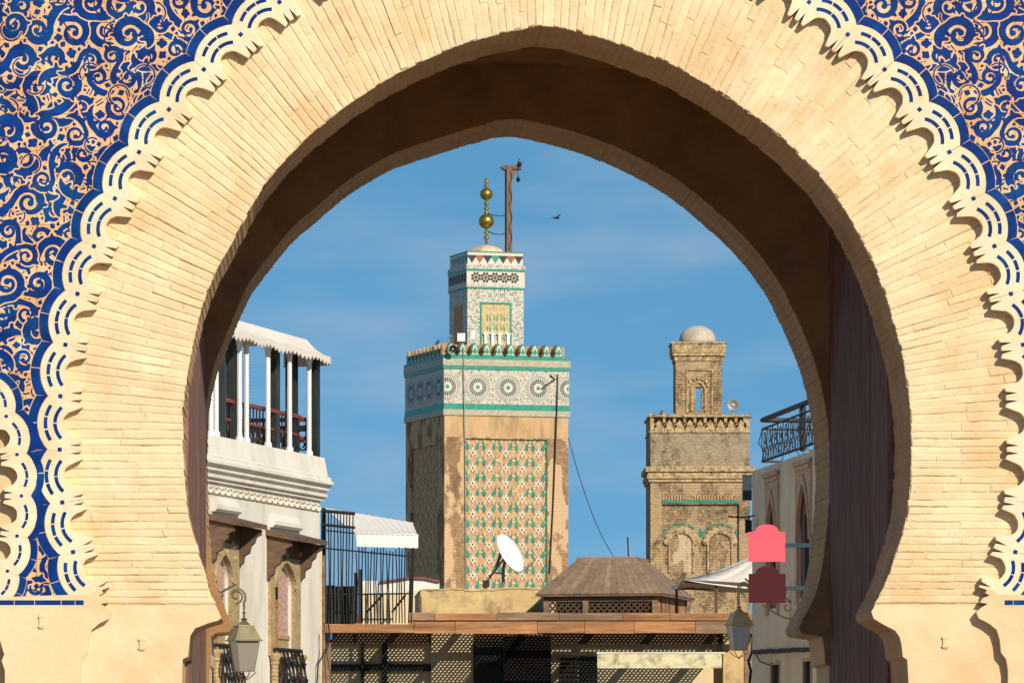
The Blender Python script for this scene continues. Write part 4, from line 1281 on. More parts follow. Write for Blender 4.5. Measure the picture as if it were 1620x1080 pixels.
# wall boxes at the house corner
mb = MB(); c = P(1182, 772, 80.6); mb.box(-.07, .07, -.05, .05, -.19, .19); mb.box(-.08, .08, -.06, .06, .19, .21)
bx = mb.build('alarm_box', m_rod, None, loc=c); tag(bx, 'grey-blue box fixed to the far corner of the beige house', 'box')
mb = MB(); mb.tube([(0.06, 0, 0.0), (0.10, 0, 0.10), (0.20, 0, 0.16)], 0.012, 5); mb.build('box_bracket', m_iron, bx)
fl = thing('floodlight', 'small dark floodlight on a thin arm beside the coral sign', 'lamp', P(1184, 833, 79.5))
mb = MB(); mb.prism([(-.05,-.1),(.05,-.08),(.05,.1),(-.05,.12)], -.06, .06); mb.build('lamp_head', m_iron, fl)
mb = MB(); mb.tube([(-.32, 0, .16), (-.05, 0, .15), (.10, 0, .18)], 0.012, 5); mb.tube([(0, 0, .1), (0.02, 0, .16)], 0.012, 5); mb.build('lamp_arm', m_iron, fl)

# hanging signs
def sign(px0, px1, ytop, yedge, ybot, yrod, Y, mat, label):
    a, b = P(px0, ybot, Y), P(px1, ybot, Y); w_ = b.x-a.x; k = Y/F
    t = thing('hanging_sign', label, 'sign', a, 0, 'shaped signs on rods from the beige house')
    he = (ybot-yedge)*k; ht = (ybot-ytop)*k
    pl = [(0,0), (w_,0), (w_,he-0.0), (w_*0.86, he)]
    pl += [(w_*0.5 + w_*0.31*math.cos(q), he + 0.02 + (ht-he-0.02)*math.sin(q)) for q in np.linspace(0.0, math.pi, 17)]
    pl += [(w_*0.14, he), (0, he)]
    mb = MB(); mb.prism(pl, -0.015, 0.015); mb.build('sign_board', mat, t)
    zr = (ybot-yrod)*k
    wx = XR0 + 0.078*(80-Y) - a.x + 0.05
    mb = MB(); mb.box(w_+0.001, wx, -0.02, 0.02, zr-0.03, zr+0.03); mb.build('sign_rod', m_rod, t)
    return t
sign(1184, 1242, 829, 841, 888, 862, 73.0, m_coral, 'blank coral pink sign with a rounded crest, upper of the two hanging signs')
sign(1184.5, 1243, 895, 907, 953, 930, 73.0, m_brown, 'blank dark brown sign with a rounded crest, lower of the two hanging signs')

# ================================================================== PERGOLA over the street
PY = 87.0
ph = lambda px: (px-CX)/F*PY
pz = lambda py: EYE+(CY-py)/F*PY
pg = thing('pergola', 'long timber pergola with a reed lattice roof spanning the street', 'pergola', (ph(840), PY, 0))
X0, X1 = ph(508)-ph(840), ph(1200)-ph(840)
XO = ph(840)
zb_, zt_ = pz(1001), pz(969)
zm = pz(981)
# fascia boards, two courses, butted planks
x = X0
brk = [508, 655, 720, 850, 925, 1003, 1100, 1200]
for i in range(len(brk)-1):
    a, b = ph(brk[i])-XO, ph(brk[i+1])-XO
    mb = MB(); mb.box(a+.004, b-.004, -0.05+random.uniform(-.006,.006), 0.0, zb_+random.uniform(-.01,.01), zm-0.004); mb.build('fascia_board', m_pergola if brk[i] < 1080 else m_grwood, pg)
brk = [508, 592, 688, 786, 884, 985, 1060, 1200]
for i in range(len(brk)-1):
    a, b = ph(brk[i])-XO, ph(brk[i+1])-XO
    mb = MB(); mb.box(a+.004, b-.004, -0.085+random.uniform(-.008,.008), 0.02, zm+0.004, zt_+random.uniform(-.012,.012)); mb.build('upper_board', m_pergola if random.random() < .4 else m_grwood, pg)
mb = MB(); mb.box(X0, X1, 0.021, 0.14, zb_+0.06, zt_-0.02); mb.build('front_beam', m_grwood, pg)
DP = 5.2
for k in range(1, 5):
    mb = MB(); y = DP*k/4; mb.box(X0, X1, y-0.04, y+0.04, zb_+0.06, zb_+0.16); mb.build('cross_beam', m_grwood, pg)
for px in (540, 640, 745, 850, 960, 1065, 1165):
    x = ph(px)-XO; mb = MB(); mb.box(x-.035, x+.035, 0.145, DP, zb_+0.162, zb_+0.26); mb.build('joist', m_grwood, pg)
for px, yy in ((517, 0.3), (1186, 0.3), (517, DP-.2), (1186, DP-.2)):
    x = ph(px)-XO; mb = MB(); mb.box(x-.07, x+.07, yy-.07, yy+.07, 0, zb_+0.02); mb.build('pergola_post', m_grwood, pg)
mb = MB()
zl = zb_+0.265; p_ = 0.074
x = X0
while x < X1:
    mb.box(x, x+0.040, 0.15, DP, zl, zl+0.003); x += p_
y = 0.15
while y < DP:
    mb.box(X0, X1, y, y+0.036, zl+0.0035, zl+0.0065); y += p_
o = mb.build('reed_lattice', m_slat, pg); o['kind'] = 'stuff'
# shaded fronts under the pergola
def wall_box(name, px0, px1, py0, py1, Y, depth, mat, label, cat, z0=None):
    a = P(px0, py1, Y); b = P(px1, py0, Y)
    mb = MB(); mb.box(0, b.x-a.x, 0, depth, (0 if z0 is None else z0)-0, b.z); o = mb.build(name, mat, None, loc=(a.x, Y, 0)); tag(o, label, cat); return o
w_ = thing('back_wall', 'shaded beige wall with barred openings under the left half of the pergola', 'wall', (P(510, 0, 90.6).x, 90.6, 0))
L = P(800, 0, 90.6).x - P(510, 0, 90.6).x; H = 3.97
kk = 90.6/F
zz_ = lambda py: EYE+(CY-py)*kk
xx_ = lambda px: (px-510)*kk
mb = MB(); mb.box(0, L, 0, 0.3, 0, H); mb.build('wall_panel', m_tan, w_)
mb = MB(); mb.box(xx_(682), xx_(748), -0.25, 0.0, 0, H); mb.build('pier', m_tan, w_)
mb = MB(); mb.box(0, L, -0.14, 0, zz_(1017), H-.02); mb.build('shade_strip', m_oldwood, w_)  # added dark strip standing in for the shade behind the beam
for a, b in ((604, 613), (571, 576)):
    mb = MB(); mb.box(xx_(a), xx_(b), -0.12, 0.0, 0, H); mb.build('dark_jamb', m_darkpost, w_)
mb = MB(); mb.box(xx_(511), xx_(682), -0.06, 0, zz_(1061), zz_(1050)); mb.build('dark_rail', m_darkpost, w_)
mb = MB(); mb.prism([(xx_(512), 0), (xx_(540), 0), (xx_(514), zz_(1020)), (xx_(512), zz_(1020))], -0.9, -0.8); mb.build('sloping_buttress', m_white, w_)
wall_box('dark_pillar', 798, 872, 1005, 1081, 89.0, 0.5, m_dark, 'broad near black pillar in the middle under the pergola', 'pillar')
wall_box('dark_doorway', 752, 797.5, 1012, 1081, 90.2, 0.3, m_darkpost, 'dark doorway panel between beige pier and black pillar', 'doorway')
ww = thing('right_wall', 'shaded wall under the right half of the pergola behind the pale added board', 'wall', (P(872, 0, 90.4).x, 90.4, 0))
kk = 90.4/F; zz_ = lambda py: EYE+(CY-py)*kk; xx_ = lambda px: (px-872)*kk
mb = MB(); mb.box(0.003, xx_(1200), 0, 0.3, 0, 3.97); mb.build('wall_panel', m_tan, ww)
mb = MB(); mb.box(xx_(1142), xx_(1190), -0.3, 0, 0, 3.97); mb.build('pier', m_ochre, ww)
for k in range(6):
    y0 = 1040+k*7; mb = MB(); mb.box(xx_(886), xx_(916), -0.06, 0.0, zz_(y0+4), zz_(y0)); mb.build('shutter_slat', m_darkpost, ww)
mb = MB(); mb.box(xx_(877), xx_(944), -0.05, -0.0, zz_(1036), zz_(1031)); mb.build('shelf', m_tan, ww)
mb = MB(); mb.box(xx_(917), xx_(945), -0.04, 0.0, zz_(1110), zz_(1038)); mb.build('dark_panel', m_darkpost, ww)
mb = MB(); mb.box(0.003, xx_(1140), -0.14, 0, zz_(1018), 3.95); mb.build('shade_strip', m_oldwood, ww)  # same added strip, shade under the beam put into its dark colour
# pale board added for the lit strip of wall, hung where sun reaches it
pb = thing('lit_wall_strip', 'long mottled cream board added for the sunlit strip of wall under the right end of the pergola', 'board', P(945, 1056, 86.6))
mb = MB(); L = P(1142, 0, 86.6).x - P(945, 0, 86.6).x; h_ = 23*86.6/F
m_mott = M('mottled_cream_board', (0.72, 0.66, 0.42), (0.60, 0.54, 0.32), 8, 0.8, 0.2, 20, (0.16, 0.10, 0.05), 5.0, 0.8)
mb.box(0, L, 0, 0.03, 0, h_); mb.build('board_face', m_mott, pb)
mb = MB(); mb.box(-0.01, L+0.05, -0.012, 0.042, h_, h_+0.025); mb.build('board_cap', m_white, pb)
mb = MB()
for x in (0.1, L-0.1): mb.tube([(x, 0.015, h_+.02), (x, 0.3, h_+0.36)], 0.008, 4)
mb.build('hanger', m_iron, pb)
# clutter: blue bottle, hook
mb = MB(); mb.lathe([(0.028,0),(0.032,0.03),(0.032,0.09),(0.02,0.11)], (0,0,0), 8); o = mb.build('blue_cup', M('blue_plastic', (0.01,0.16,0.42), rough=0.4), None, loc=P(523, 1011, 86.6)); tag(o, 'small bright blue plastic cup hooked under the left end of the beam', 'cup')

# ================================================================== ROOFTOPS behind the pergola
RYY = 96.0; kR = RYY/F
def R3(px, py, Y=RYY): return P(px, py, Y)
rw = thing('roof_parapet', 'mottled ochre rooftop parapet in front of the tall minaret', 'wall', (R3(762, 0).x, RYY, 0))
mb = MB(); x0 = R3(665,0).x-R3(762,0).x; x1 = R3(866,0).x-R3(762,0).x
top = []
n = 24
for i in range(n+1):
    t = i/n; top.append((x0+(x1-x0)*t, EYE+(CY-(934 - 3*math.sin(t*2.6) + random.uniform(-.8,.8) + (3 if .35 < t < .6 else 0)))*kR))
mb.prism([(x0, 0), (x1, 0)] + top[::-1], 0, 0.3); mb.build('parapet_wall', m_ochre, rw)
mb = MB()
for i in range(n): mb.prism([top[i], top[i+1], (top[i+1][0], top[i+1][1]+0.03), (top[i][0], top[i][1]+0.03)], -0.02, 0.32)
mb.build('coping', m_ochre, rw)
# rubble pier left of it
o = wall_box('rubble_pier', 645, 664.5, 934, 1000, 96.2, 0.4, m_tan, 'rough pale pier at the left end of the ochre parapet', 'pier')
o = wall_box('brown_gatepost', 662, 667, 943, 1000, 95.6, 0.1, m_oldwood, 'narrow brown post against the ochre parapet', 'post')
# white roof shed
sh = thing('roof_shed', 'small white roof shed with a dark red curved roof edge', 'shed', (R3(640,0,100).x, 100, 0))
k = 100/F; X = lambda px: (px-640)*k; Z = lambda py: EYE+(CY-py)*k
cur = [(X(600), Z(922)), (X(625), Z(919)), (X(648), Z(915)), (X(672), Z(916)), (X(695), Z(921))]
mb = MB(); mb.prism([(X(600), 0), (X(695), 0)] + cur[::-1], 0, 2.0); mb.build('shed_wall', m_white, sh)
mb = MB()
for i in range(4): a, b = cur[i], cur[i+1]; mb.prism([a, b, (b[0], b[1]+0.045), (a[0], a[1]+0.045)], -0.06, 2.05)
mb.build('shed_roof', m_maroon, sh)
o = wall_box('white_chimney', 573, 597, 918, 970, 99.0, 0.5, m_white, 'low white block behind the iron fence', 'block')
# iron fence
fc = thing('iron_fence', 'tall black iron bar fence beside the white house', 'fence', (P(508,0,84).x, 84, 0))
k = 84/F; X = lambda px: (px-508)*k; Z = lambda py: EYE+(CY-py)*k
px = 509.5; i = 0
while px < 652:
    tpy = 806 + (px-509)*0.09 if px < 562 else 866 + random.uniform(-2, 8)
    bend = random.uniform(-.03, .03)
    mb = MB(); mb.tube([(X(px), 0, Z(985)), (X(px)+bend, random.uniform(-.02,.02), Z(920)), (X(px), 0, Z(tpy))], 0.011, 5); mb.build('bar', m_iron, fc)
    px += 4.6 if i % 3 else 5.4; i += 1
for (a, b, ya, yb, r) in ((508, 562, 807, 812, .03), (508, 562, 829, 834, .025), (508, 654, 866, 880, .014), (508, 654, 940, 938, .014), (512, 560, 838, 843, .012)):
    mb = MB(); mb.tube([(X(a), 0.02, Z(ya)), (X(b), 0.02, Z(yb))], r, 5); mb.build('fence_rail', m_iron, fc)
for a, b, c_ in ((560, 566, 905), (512, 528, 925), (567, 573, 900)):
    mb = MB(); mb.box(X(a), X(b), 0.03, 0.09, Z(985), Z(c_)); mb.build('fence_post', m_darkpost, fc)
mb = MB(); mb.box(X(509), X(562), 0.5, 0.55, Z(985), Z(925)); mb.build('fence_board', m_darkpost, fc)
mb = MB(); mb.box(X(574), X(648), 0.7, 0.75, Z(985), Z(936)); mb.build('fence_backing', m_tan, fc)
for (a, b) in (((580, 968), (606, 940)), ((620, 968), (642, 940))):
    mb = MB(); mb.tube([(X(a[0]), .05, Z(a[1])), (X(b[0]), .05, Z(b[1]))], 0.02, 5); mb.build('brace', m_iron, fc)
# white roller awning
aw_ = thing('white_awning', 'white ribbed awning with a drooping valance above the iron fence', 'awning', P(585, 845, 86.5))
b0 = P(585, 845, 86.5)
def AP(px, py, Y): return P(px, py, Y) - b0
rows = []
for j in range(6):
    t = j/5
    A_ = AP(514, 803, 88.5).lerp(AP(563, 843, 86.0), t); B_ = AP(653, 826, 88.5).lerp(AP(661, 846, 86.0), t)
    rows.append([A_.lerp(B_, i/24) + Vector((0, 0, 0.004*math.cos(i*math.pi) - 0.05*math.sin(math.pi*t)*0.4)) for i in range(25)])
mb = MB(); mb.sheet(rows, (0, 0.01, -0.012)); mb.build('awning_sheet', m_wcanvas, aw_)
rows = []
for j in range(3):
    rows.append([AP(563+0.8*j, 844.5+9.5*j, 85.98-0.02*j).lerp(AP(661.5, 847+9.5*j, 85.98-0.02*j), i/24) + Vector((0, 0.004*math.cos(i*math.pi), (-0.010 if (j == 2 and i % 2) else 0))) for i in range(25)])
mb = MB(); mb.sheet(rows, (0, 0.01, 0)); mb.build('valance', m_wcanvas, aw_)
mb = MB(); mb.tube([AP(562, 844, 86.03), AP(662, 846.5, 86.03)], 0.018, 6); mb.build('front_bar', m_whitep, aw_)
mb = MB(); mb.tube([AP(512, 803, 88.5), AP(512, 985, 88.5)], 0.03, 6); mb.tube([AP(654, 828, 88.5), AP(650, 985, 88.5)], 0.03, 6); mb.build('awning_post', m_iron, aw_)

# satellite dish
dc = P(805, 876, 95.9)
sd = thing('satellite_dish', 'white oval satellite dish tilted on the ochre parapet', 'satellite dish', dc)
u = Vector((0.52, 0, -0.85)).normalized(); n_ = (Vector((0.85, 0, 0.52)).normalized()*0.885 + Vector((0, -0.465, 0))).normalized()
v = n_.cross(u).normalized()
mb = MB(); R = 34*95.9/F
rings = 6; seg = 28
grid = [[u*(R*i/rings*math.cos(2*math.pi*j/seg)) + v*(R*i/rings*math.sin(2*math.pi*j/seg)) + n_*(0.10*(i/rings)**2 - 0.05) for j in range(seg+1)] for i in range(rings+1)]
mb.sheet(grid, -n_*0.012); mb.build('dish', m_dish, sd, smooth=True)
mb = MB(); tip = u*(R*0.55) + n_*0.42; mb.tube([u*(R*0.98), u*(R*1.0)+n_*0.2, tip+u*0.12], 0.012, 5); mb.build('feed_arm', m_grey, sd)
mb = MB(); mb.tube([tip+u*0.12, tip+u*0.05], 0.035, 8); mb.build('receiver', m_grey, sd)
mb = MB(); base = P(796, 936, 96.05)-dc
mb.tube([base, Vector((base.x, base.y, -0.28)), -n_*0.06], 0.032, 6)
mb.tube([-n_*0.06 + Vector((0,0,0)), P(769, 920, 96.1)-dc], 0.022, 6); mb.tube([-n_*0.06 - u*0.15, P(785, 897, 96.1)-dc], 0.03, 6); mb.tube([base + Vector((0,0,0.35)), P(780, 905, 96.1)-dc], 0.015, 5)
mb.build('mount', m_grey, sd)
mb = MB(); e = P(769, 920, 96.1)-dc; mb.box(e.x-.06, e.x+.06, e.y-.05, e.y+.05, e.z-.10, e.z+.03); mb.tube([e, Vector((e.x, e.y+.05, P(769,936,96.1).z-dc.z))], 0.02, 5); mb.build('counterweight', m_iron, sd)

# kiosk with hipped plank roof
ka = rad(14)
kc = P(1040, 0, 94.0)
ks = thing('roof_kiosk', 'wooden kiosk with hipped plank roof and lattice sides', 'kiosk', (kc.x, 94.0, 0), -ka)
kk = 94/F
L = (1040-862)*kk/math.cos(ka); W = 3.3
zl0, zl1 = EYE+(CY-975)*kk, EYE+(CY-938)*kk; zrt = EYE+(CY-882)*kk*1.012
for x, y in ((-L, 0), (-L*0.655, 0), (-0.10, 0), (-0.10, W-0.1)):
    mb = MB(); mb.box(x, x+0.10, y, y+0.10, zl0-0.6, zl1-.046); mb.build('kiosk_post', m_grwood, ks)
for z0_, z1_ in ((zl1-0.14, zl1-0.05), (zl0-0.6, zl0)):
    mb = MB(); mb.box(-L+.1, -0.1, 0.01, 0.09, z0_, z1_); mb.build('kiosk_rail', m_grwood, ks)
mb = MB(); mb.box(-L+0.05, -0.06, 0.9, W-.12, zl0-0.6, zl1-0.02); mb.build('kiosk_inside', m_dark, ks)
# diagonal lattice, two layers of laths clipped to the panel
lat = part('lattice_panel', ks)
za, zb = zl0, zl1-0.10; H = zb-za; xa, xb = -L+0.1, -0.1
for sgn, y in ((1, 0.045), (-1, 0.056)):
    s_ = xa - H
    while s_ < xb + H:
        p = (s_, za) if sgn > 0 else (s_, zb); q = (s_+H, zb) if sgn > 0 else (s_+H, za)
        t0 = max(0, (xa-p[0])/H); t1 = min(1, (xb-p[0])/H)
        if t1 - t0 > 0.08:
            a = Vector((p[0]+H*t0, y, p[1]+(q[1]-p[1])*t0)); b = Vector((p[0]+H*t1, y, p[1]+(q[1]-p[1])*t1))
            mb = MB(); d = (b-a).normalized(); nn = Vector((-d.z, 0, d.x))*0.018
            mb.prism([(a.x-nn.x, a.z-nn.z), (b.x-nn.x, b.z-nn.z), (b.x+nn.x, b.z+nn.z), (a.x+nn.x, a.z+nn.z)], y-.004, y+.004)
            mb.build('lath', m_lattice, lat)
        s_ += 0.115
n = 22
for i in range(n):
    y = 0.12+(W-0.24)*i/n; mb = MB(); mb.box(-0.07, -0.03+random.uniform(-.008,.008), y, y+(W-0.24)/n-0.012, zl0-0.6, zl1-0.02); mb.build('side_board', m_pergola if random.random() < .75 else m_oldwood, ks)
# hipped roof planks
ov = 0.13
B4 = [(-L-ov, -ov), (ov, -ov), (ov, W+ov), (-L-ov, W+ov)]
T4 = [(-L+0.48, 1.0), (-0.62, 1.0), (-0.62, W-1.0), (-L+0.48, W-1.0)]
rf = part('plank_roof', ks)
for q in range(4):
    b0_, b1_ = B4[q], B4[(q+1)%4]; t0_, t1_ = T4[q], T4[(q+1)%4]
    npl = 17 if q in (0, 2) else 15
    e1 = Vector((b1_[0]-b0_[0], b1_[1]-b0_[1], 0)); h_ = Vector((t0_[0]-b0_[0], t0_[1]-b0_[1], zrt-zl1))
    nrm_ = e1.cross(h_).normalized()
    for i in range(npl):
        u0, u1 = i/npl+0.0012, (i+1)/npl-0.0012
        lp = lambda A, B, t, z: Vector((A[0]+(B[0]-A[0])*t, A[1]+(B[1]-A[1])*t, z))
        off = nrm_*random.uniform(0, 0.006)
        mb = MB(); mb.sheet([[lp(b0_, b1_, u0, zl1)+off, lp(b0_, b1_, u1, zl1)+off], [lp(t0_, t1_, u0, zrt)+off, lp(t0_, t1_, u1, zrt)+off]], -nrm_*0.03)
        mb.build('roof_plank', m_roofplank, rf)
mb = MB(); mb.box(-L+0.44, -0.58, 0.96, W-0.96, zrt-0.03, zrt+0.02); mb.build('ridge_cap', m_grwood, ks)
mb = MB(); mb.box(-L-ov+.02, ov-.02, -ov+.02, W+ov-.02, zl1-0.045, zl1-0.004); mb.build('eaves_board', m_grwood, ks)

# white parasol tent at the right
tc0 = P(1200, 922, 91.0)
tn = thing('tent_canopy', 'sagging off-white tent canopy in front of the smaller minaret', 'canopy', (tc0.x, 91.0, 0))
zE = EYE+(CY-921)*91/F; zA_ = EYE+(CY-868)*91/F; hw = 1.42
ap = Vector((0.25, 0.9, zA_+0.05))
cor = [Vector((-hw, -0.5, zE+0.04)), Vector((hw, -0.9, zE-0.12)), Vector((hw, 2.2, zE)), Vector((-hw, 2.2, zE))]
for q in range(4):
    a, b = cor[q], cor[(q+1)%4]; rows = []
    for j in range(9):
        t = j/8
        rows.append([(a.lerp(b, i/10)).lerp(ap, t) - Vector((0,0, 0.16*math.sin(math.pi*t)*(0.6+0.4*math.sin(i*1.4)) + 0.10*math.sin(math.pi*i/10)*(1-t))) for i in range(11)])
    mb = MB(); mb.sheet(rows, (0, 0, -0.012)); mb.build('canopy_panel', m_canvas, tn, smooth=True)
mb = MB(); mb.tube([cor[0]+Vector((.06,.05,-0.03)), cor[1]+Vector((-.05,.05,-0.03))], 0.03, 6); mb.tube([cor[3]+Vector((.06,-.05,-0.03)), cor[2]+Vector((-.05,-.05,-0.03))], 0.03, 6); mb.build('canopy_frame', m_oldwood, tn)
for x, y in ((-hw+.62, -0.5), (hw-.1, -0.8), (hw-.1, 2.1), (-hw+.1, 2.1)):
    mb = MB(); mb.tube([(x, y, 0), (x, y, zE-0.06)], 0.025, 6); mb.build('canopy_pole', m_oldwood, tn)

# ================================================================== TALL TILED MINARET
MY = 170.0; kM = MY/F; th = rad(16)
mc = P(703, 0, MY)
mi = thing('tiled_minaret', 'tall square minaret with green sebka panel, mosaic frieze and tiled lantern storey', 'minaret', (mc.x, MY, 0), th)
MW = 199*kM/math.cos(th)
mz = lambda py: EYE+(CY-py)*kM
mx = lambda px: (px-703)*kM/math.cos(th)
z_sh = mz(656)                       # top of brick shaft
px0, px1 = mx(736), mx(868); pzb, pzt = mz(940), mz(692)
mb = MB()
# front face with recessed panel
rc = 0.10
mb.box(0, px0, 0, rc, 0, z_sh); mb.box(px1, MW, 0, rc, 0, z_sh); mb.box(px0, px1, 0, rc, pzt, z_sh)
# left face with recessed panel
ly0, ly1 = 0.75, MW-0.6
lzt = mz(700)
mb.box(0, rc, rc, ly0, 0, z_sh); mb.box(0, rc, ly1, MW, 0, z_sh); mb.box(0, rc, ly0, ly1, lzt, z_sh)
mb.box(rc, MW, rc+0.001, MW, 0, z_sh)
mb.build('shaft', m_minbrick, mi)
mb = MB(); mb.box(0.002, MW-.002, -0.006, 0, mz(690.5), z_sh-.001); mb.build('plaster_band', m_minplaster, mi)
# sebka net: front panel
def sebka(parent, T, wd, ht, cw, ch, leafm, starm, ground):
    """T maps (u, v, out) to local coordinates"""
    def quadprism(mb, poly, h, m=0):
        f = [T(u, v, h) for u, v in poly]; b = [T(u, v, 0) for u, v in poly]
        mb.face(f, m)
        for i in range(len(poly)):
            j = (i+1) % len(poly); mb.face([b[i], b[j], f[j], f[i]], m)
    mb = MB(); mb.face([T(0,0,0), T(wd,0,0), T(wd,ht,0), T(0,ht,0)]); mb.build('panel_ground', ground, parent)
    ribs, leaves, stars = MB(), MB(), MB()
    nc, nr = int(round(wd/cw)), int(ht/ch)+1
    def path(mb, pts, hw, h):
        for i in range(len(pts)-1):
            a, b = np.array(pts[i]), np.array(pts[i+1])
            if min(a[0], b[0]) < -0.001 or max(a[0], b[0]) > wd+.001 or min(a[1], b[1]) < 0 or max(a[1], b[1]) > ht: continue
            d = (b-a)/np.linalg.norm(b-a); n_ = np.array([-d[1], d[0]])*hw
            quadprism(mb, [a-n_, b-n_, b+n_, a+n_], h+random.uniform(0, .002))
    for r in range(-1, nr+1):
        for c in range(-1, nc+1):
            for par in (0, 1):
                cu = (c + 0.5*par)*cw; cv = (r + 0.5*par)*ch
                # ogee half-lozenges
                for sg in (-1, 1):
                    pts = []
                    for i in range(9):
                        t = i/8
                        pts.append((cu + sg*cw*0.5*(t + 0.13*math.sin(2*math.pi*t)), cv + ch*0.5*(t - 0.08*math.sin(2*math.pi*t))))
                    path(ribs, pts, 0.021*cw/0.5, 0.026)
            cu, cv = (c+0.5)*cw, (r+0.5)*ch
            if leafm is None: continue
            # star in the lozenge centre
            if 0.05 < cu < wd-0.05 and 0.1 < cv < ht-0.1:
                R = 0.088*cw/0.55; o_ = np.array([cu, cv])
                quadprism(stars, [o_+np.array([math.cos(q*math.pi/5), math.sin(q*math.pi/5)])*R*(1 if q % 2 else .8) for q in range(10)], 0.030, 0)
                quadprism(stars, [o_+np.array([-R*.32, R*.7]), o_+np.array([R*.32, R*.7]), o_+np.array([R*.12, R*2.0]), o_+np.array([-R*.12, R*2.0])], 0.032, 0)
                quadprism(stars, [o_+np.array([-R*.25, -R*1.5]), o_+np.array([R*.25, -R*1.5]), o_+np.array([R*.32, -R*.7]), o_+np.array([-R*.32, -R*.7])], 0.031, 0)
                quadprism(stars, [o_+np.array([math.cos(q*math.pi/4), math.sin(q*math.pi/4)])*R*0.36 for q in range(8)], 0.035, 1)
            for sg in (-1, 1):
                lu = cu + cw*0.5 + sg*cw*0.185; lv = cv + ch*0.46
                if not (0.06 < lu < wd-0.06 and 0.15 < lv < ht-0.2): continue
                if random.random() < 0.06: continue
                w1 = 0.064*cw/0.55*random.uniform(.8, 1.1); h1 = 0.165*ch/0.52*random.uniform(.9, 1.1)
                ln = -sg*w1*0.75
                quadprism(leaves, [np.array(p) for p in [(lu-w1*.6-ln*.4, lv-h1*.95), (lu+w1*.6-ln*.4, lv-h1*.95), (lu+w1-ln*.25, lv-h1*.35), (lu+w1*.55+ln*.3, lv+h1*.35), (lu+ln+w1*.12, lv+h1), (lu+ln-w1*.12, lv+h1), (lu-w1*.55+ln*.3, lv+h1*.35), (lu-w1-ln*.25, lv-h1*.35)]], 0.028)
    o = ribs.build('sebka_ribs', m_ribs, parent); o['kind'] = 'stuff'
    if leaves.f: o = leaves.build('green_leaf_tiles', leafm, parent); o['kind'] = 'stuff'
    if stars.f: o = stars.build('star_tiles', starm, parent); o['kind'] = 'stuff'
sp = part('sebka_panel', mi)
wd, ht = px1-px0, pzt-0.3
m_leaf = M('leaf_tile_glaze', (0.015, 0.30, 0.20), (0.01, 0.13, 0.12), 5.0, 0.4, 0.3, 20, (0.10, 0.30, 0.14), 3.0, 0.7)
sebka(sp, lambda u, v, h: (px0+u, rc-0.002-h, 0.3+v), wd, ht, wd/5, 24.3*kM, m_leaf, [m_tilew, m_tileb], m_sebka)
# green frame and the turquoise arch row at the panel head
fm = MB(); fw = 0.022
fm.box(px0, px0+fw, 0.03, rc-0.003, 0.3, pzt); fm.box(px1-fw, px1, 0.03, rc-0.003, 0.3, pzt); fm.box(px0+fw, px1-fw, 0.03, rc-0.003, pzt-fw, pzt)
fm.build('green_frame', m_green, sp)
sp2 = part('side_sebka_panel', mi)
sebka(sp2, lambda u, v, h: (rc-0.002-h, ly1-u, 0.3+v), ly1-ly0, lzt-0.3, (ly1-ly0)/5, 24.3*kM, None, None, m_sebka)
# mosaic frieze: bands, each a hair prouder than the one below
def band(name, py0, py1, pr, mat, w0=0.0, w1=None, zf=mz, cw=None):
    w1 = MW if w1 is None else w1
    mb = MB(); mb.box(w0-pr, w1+pr, w0-pr, w1+pr, zf(py1), zf(py0)); return mb.build(name, mat, mi)
band('lower_interlace_band', 647, 656, 0.05, m_zelgrey)
band('lower_green_course', 637.5, 646.99, 0.03, m_green)
band('mosaic_band', 583, 637.49, 0.02, m_zel)
band('upper_green_course', 577.5, 582.99, 0.05, m_green)
band('upper_interlace_band', 567, 577.49, 0.06, m_zelgrey)
band('crest_course', 562, 566.99, 0.05, m_green)
# rosettes
def rosette(R):
    mb = MB()
    def disc(r0, r1, y, m, n=32):
        for i in range(n):
            a0, a1 = 2*math.pi*i/n, 2*math.pi*(i+1)/n
            if r0 < 1e-6: mb.face([(0,y,0),(r1*math.cos(a0),y,r1*math.sin(a0)),(r1*math.cos(a1),y,r1*math.sin(a1))], m)
            else: mb.face([(r0*math.cos(a0),y,r0*math.sin(a0)),(r1*math.cos(a0),y,r1*math.sin(a0)),(r1*math.cos(a1),y,r1*math.sin(a1)),(r0*math.cos(a1),y,r0*math.sin(a1))], m)
    mb.lathe([(R, 0.0), (R, 0.012)], (0,0,0), 32, 0)
    mb.v = [(x, -z, y) for x, y, z in mb.v]
    disc(0, R*0.15, -0.0165, 1, 16)
    n = 24
    for i in range(n):
        a = 2*math.pi*i/n; d = np.array([math.cos(a), math.sin(a)]); t = np.array([-d[1], d[0]])
        p = [d*R*.36-t*R*.030, d*R*.66-t*R*.052, d*R*.70, d*R*.66+t*R*.052, d*R*.36+t*R*.030]
        mb.face([(q[0], -0.0165, q[1]) for q in p], 2)
    for r in (0.76, 0.84, 0.92):
        disc(R*r, R*(r+0.035), -0.0165, 3)
    return mb
m_ringgrey = M('grey_green_glaze', (0.22, 0.25, 0.20), rough=0.4)
R_ = 21.5*kM
ro = None; zc = mz(611)
pitch = 48.6*kM/math.cos(th); xs0 = mx(756)
def clip_half(mb, x0, x1, ox):
    """drop the parts of a rosette beyond the wall's edges"""
    out = MB()
    for f, m in zip(mb.f, mb.m):
        p = [mb.v[i] for i in f]
        p2 = [(min(max(x, x0-ox), x1-ox), y, z) for x, y, z in p]
        if max(q[0] for q in p2)-min(q[0] for q in p2) > 1e-5: out.face(p2, m)
    return out
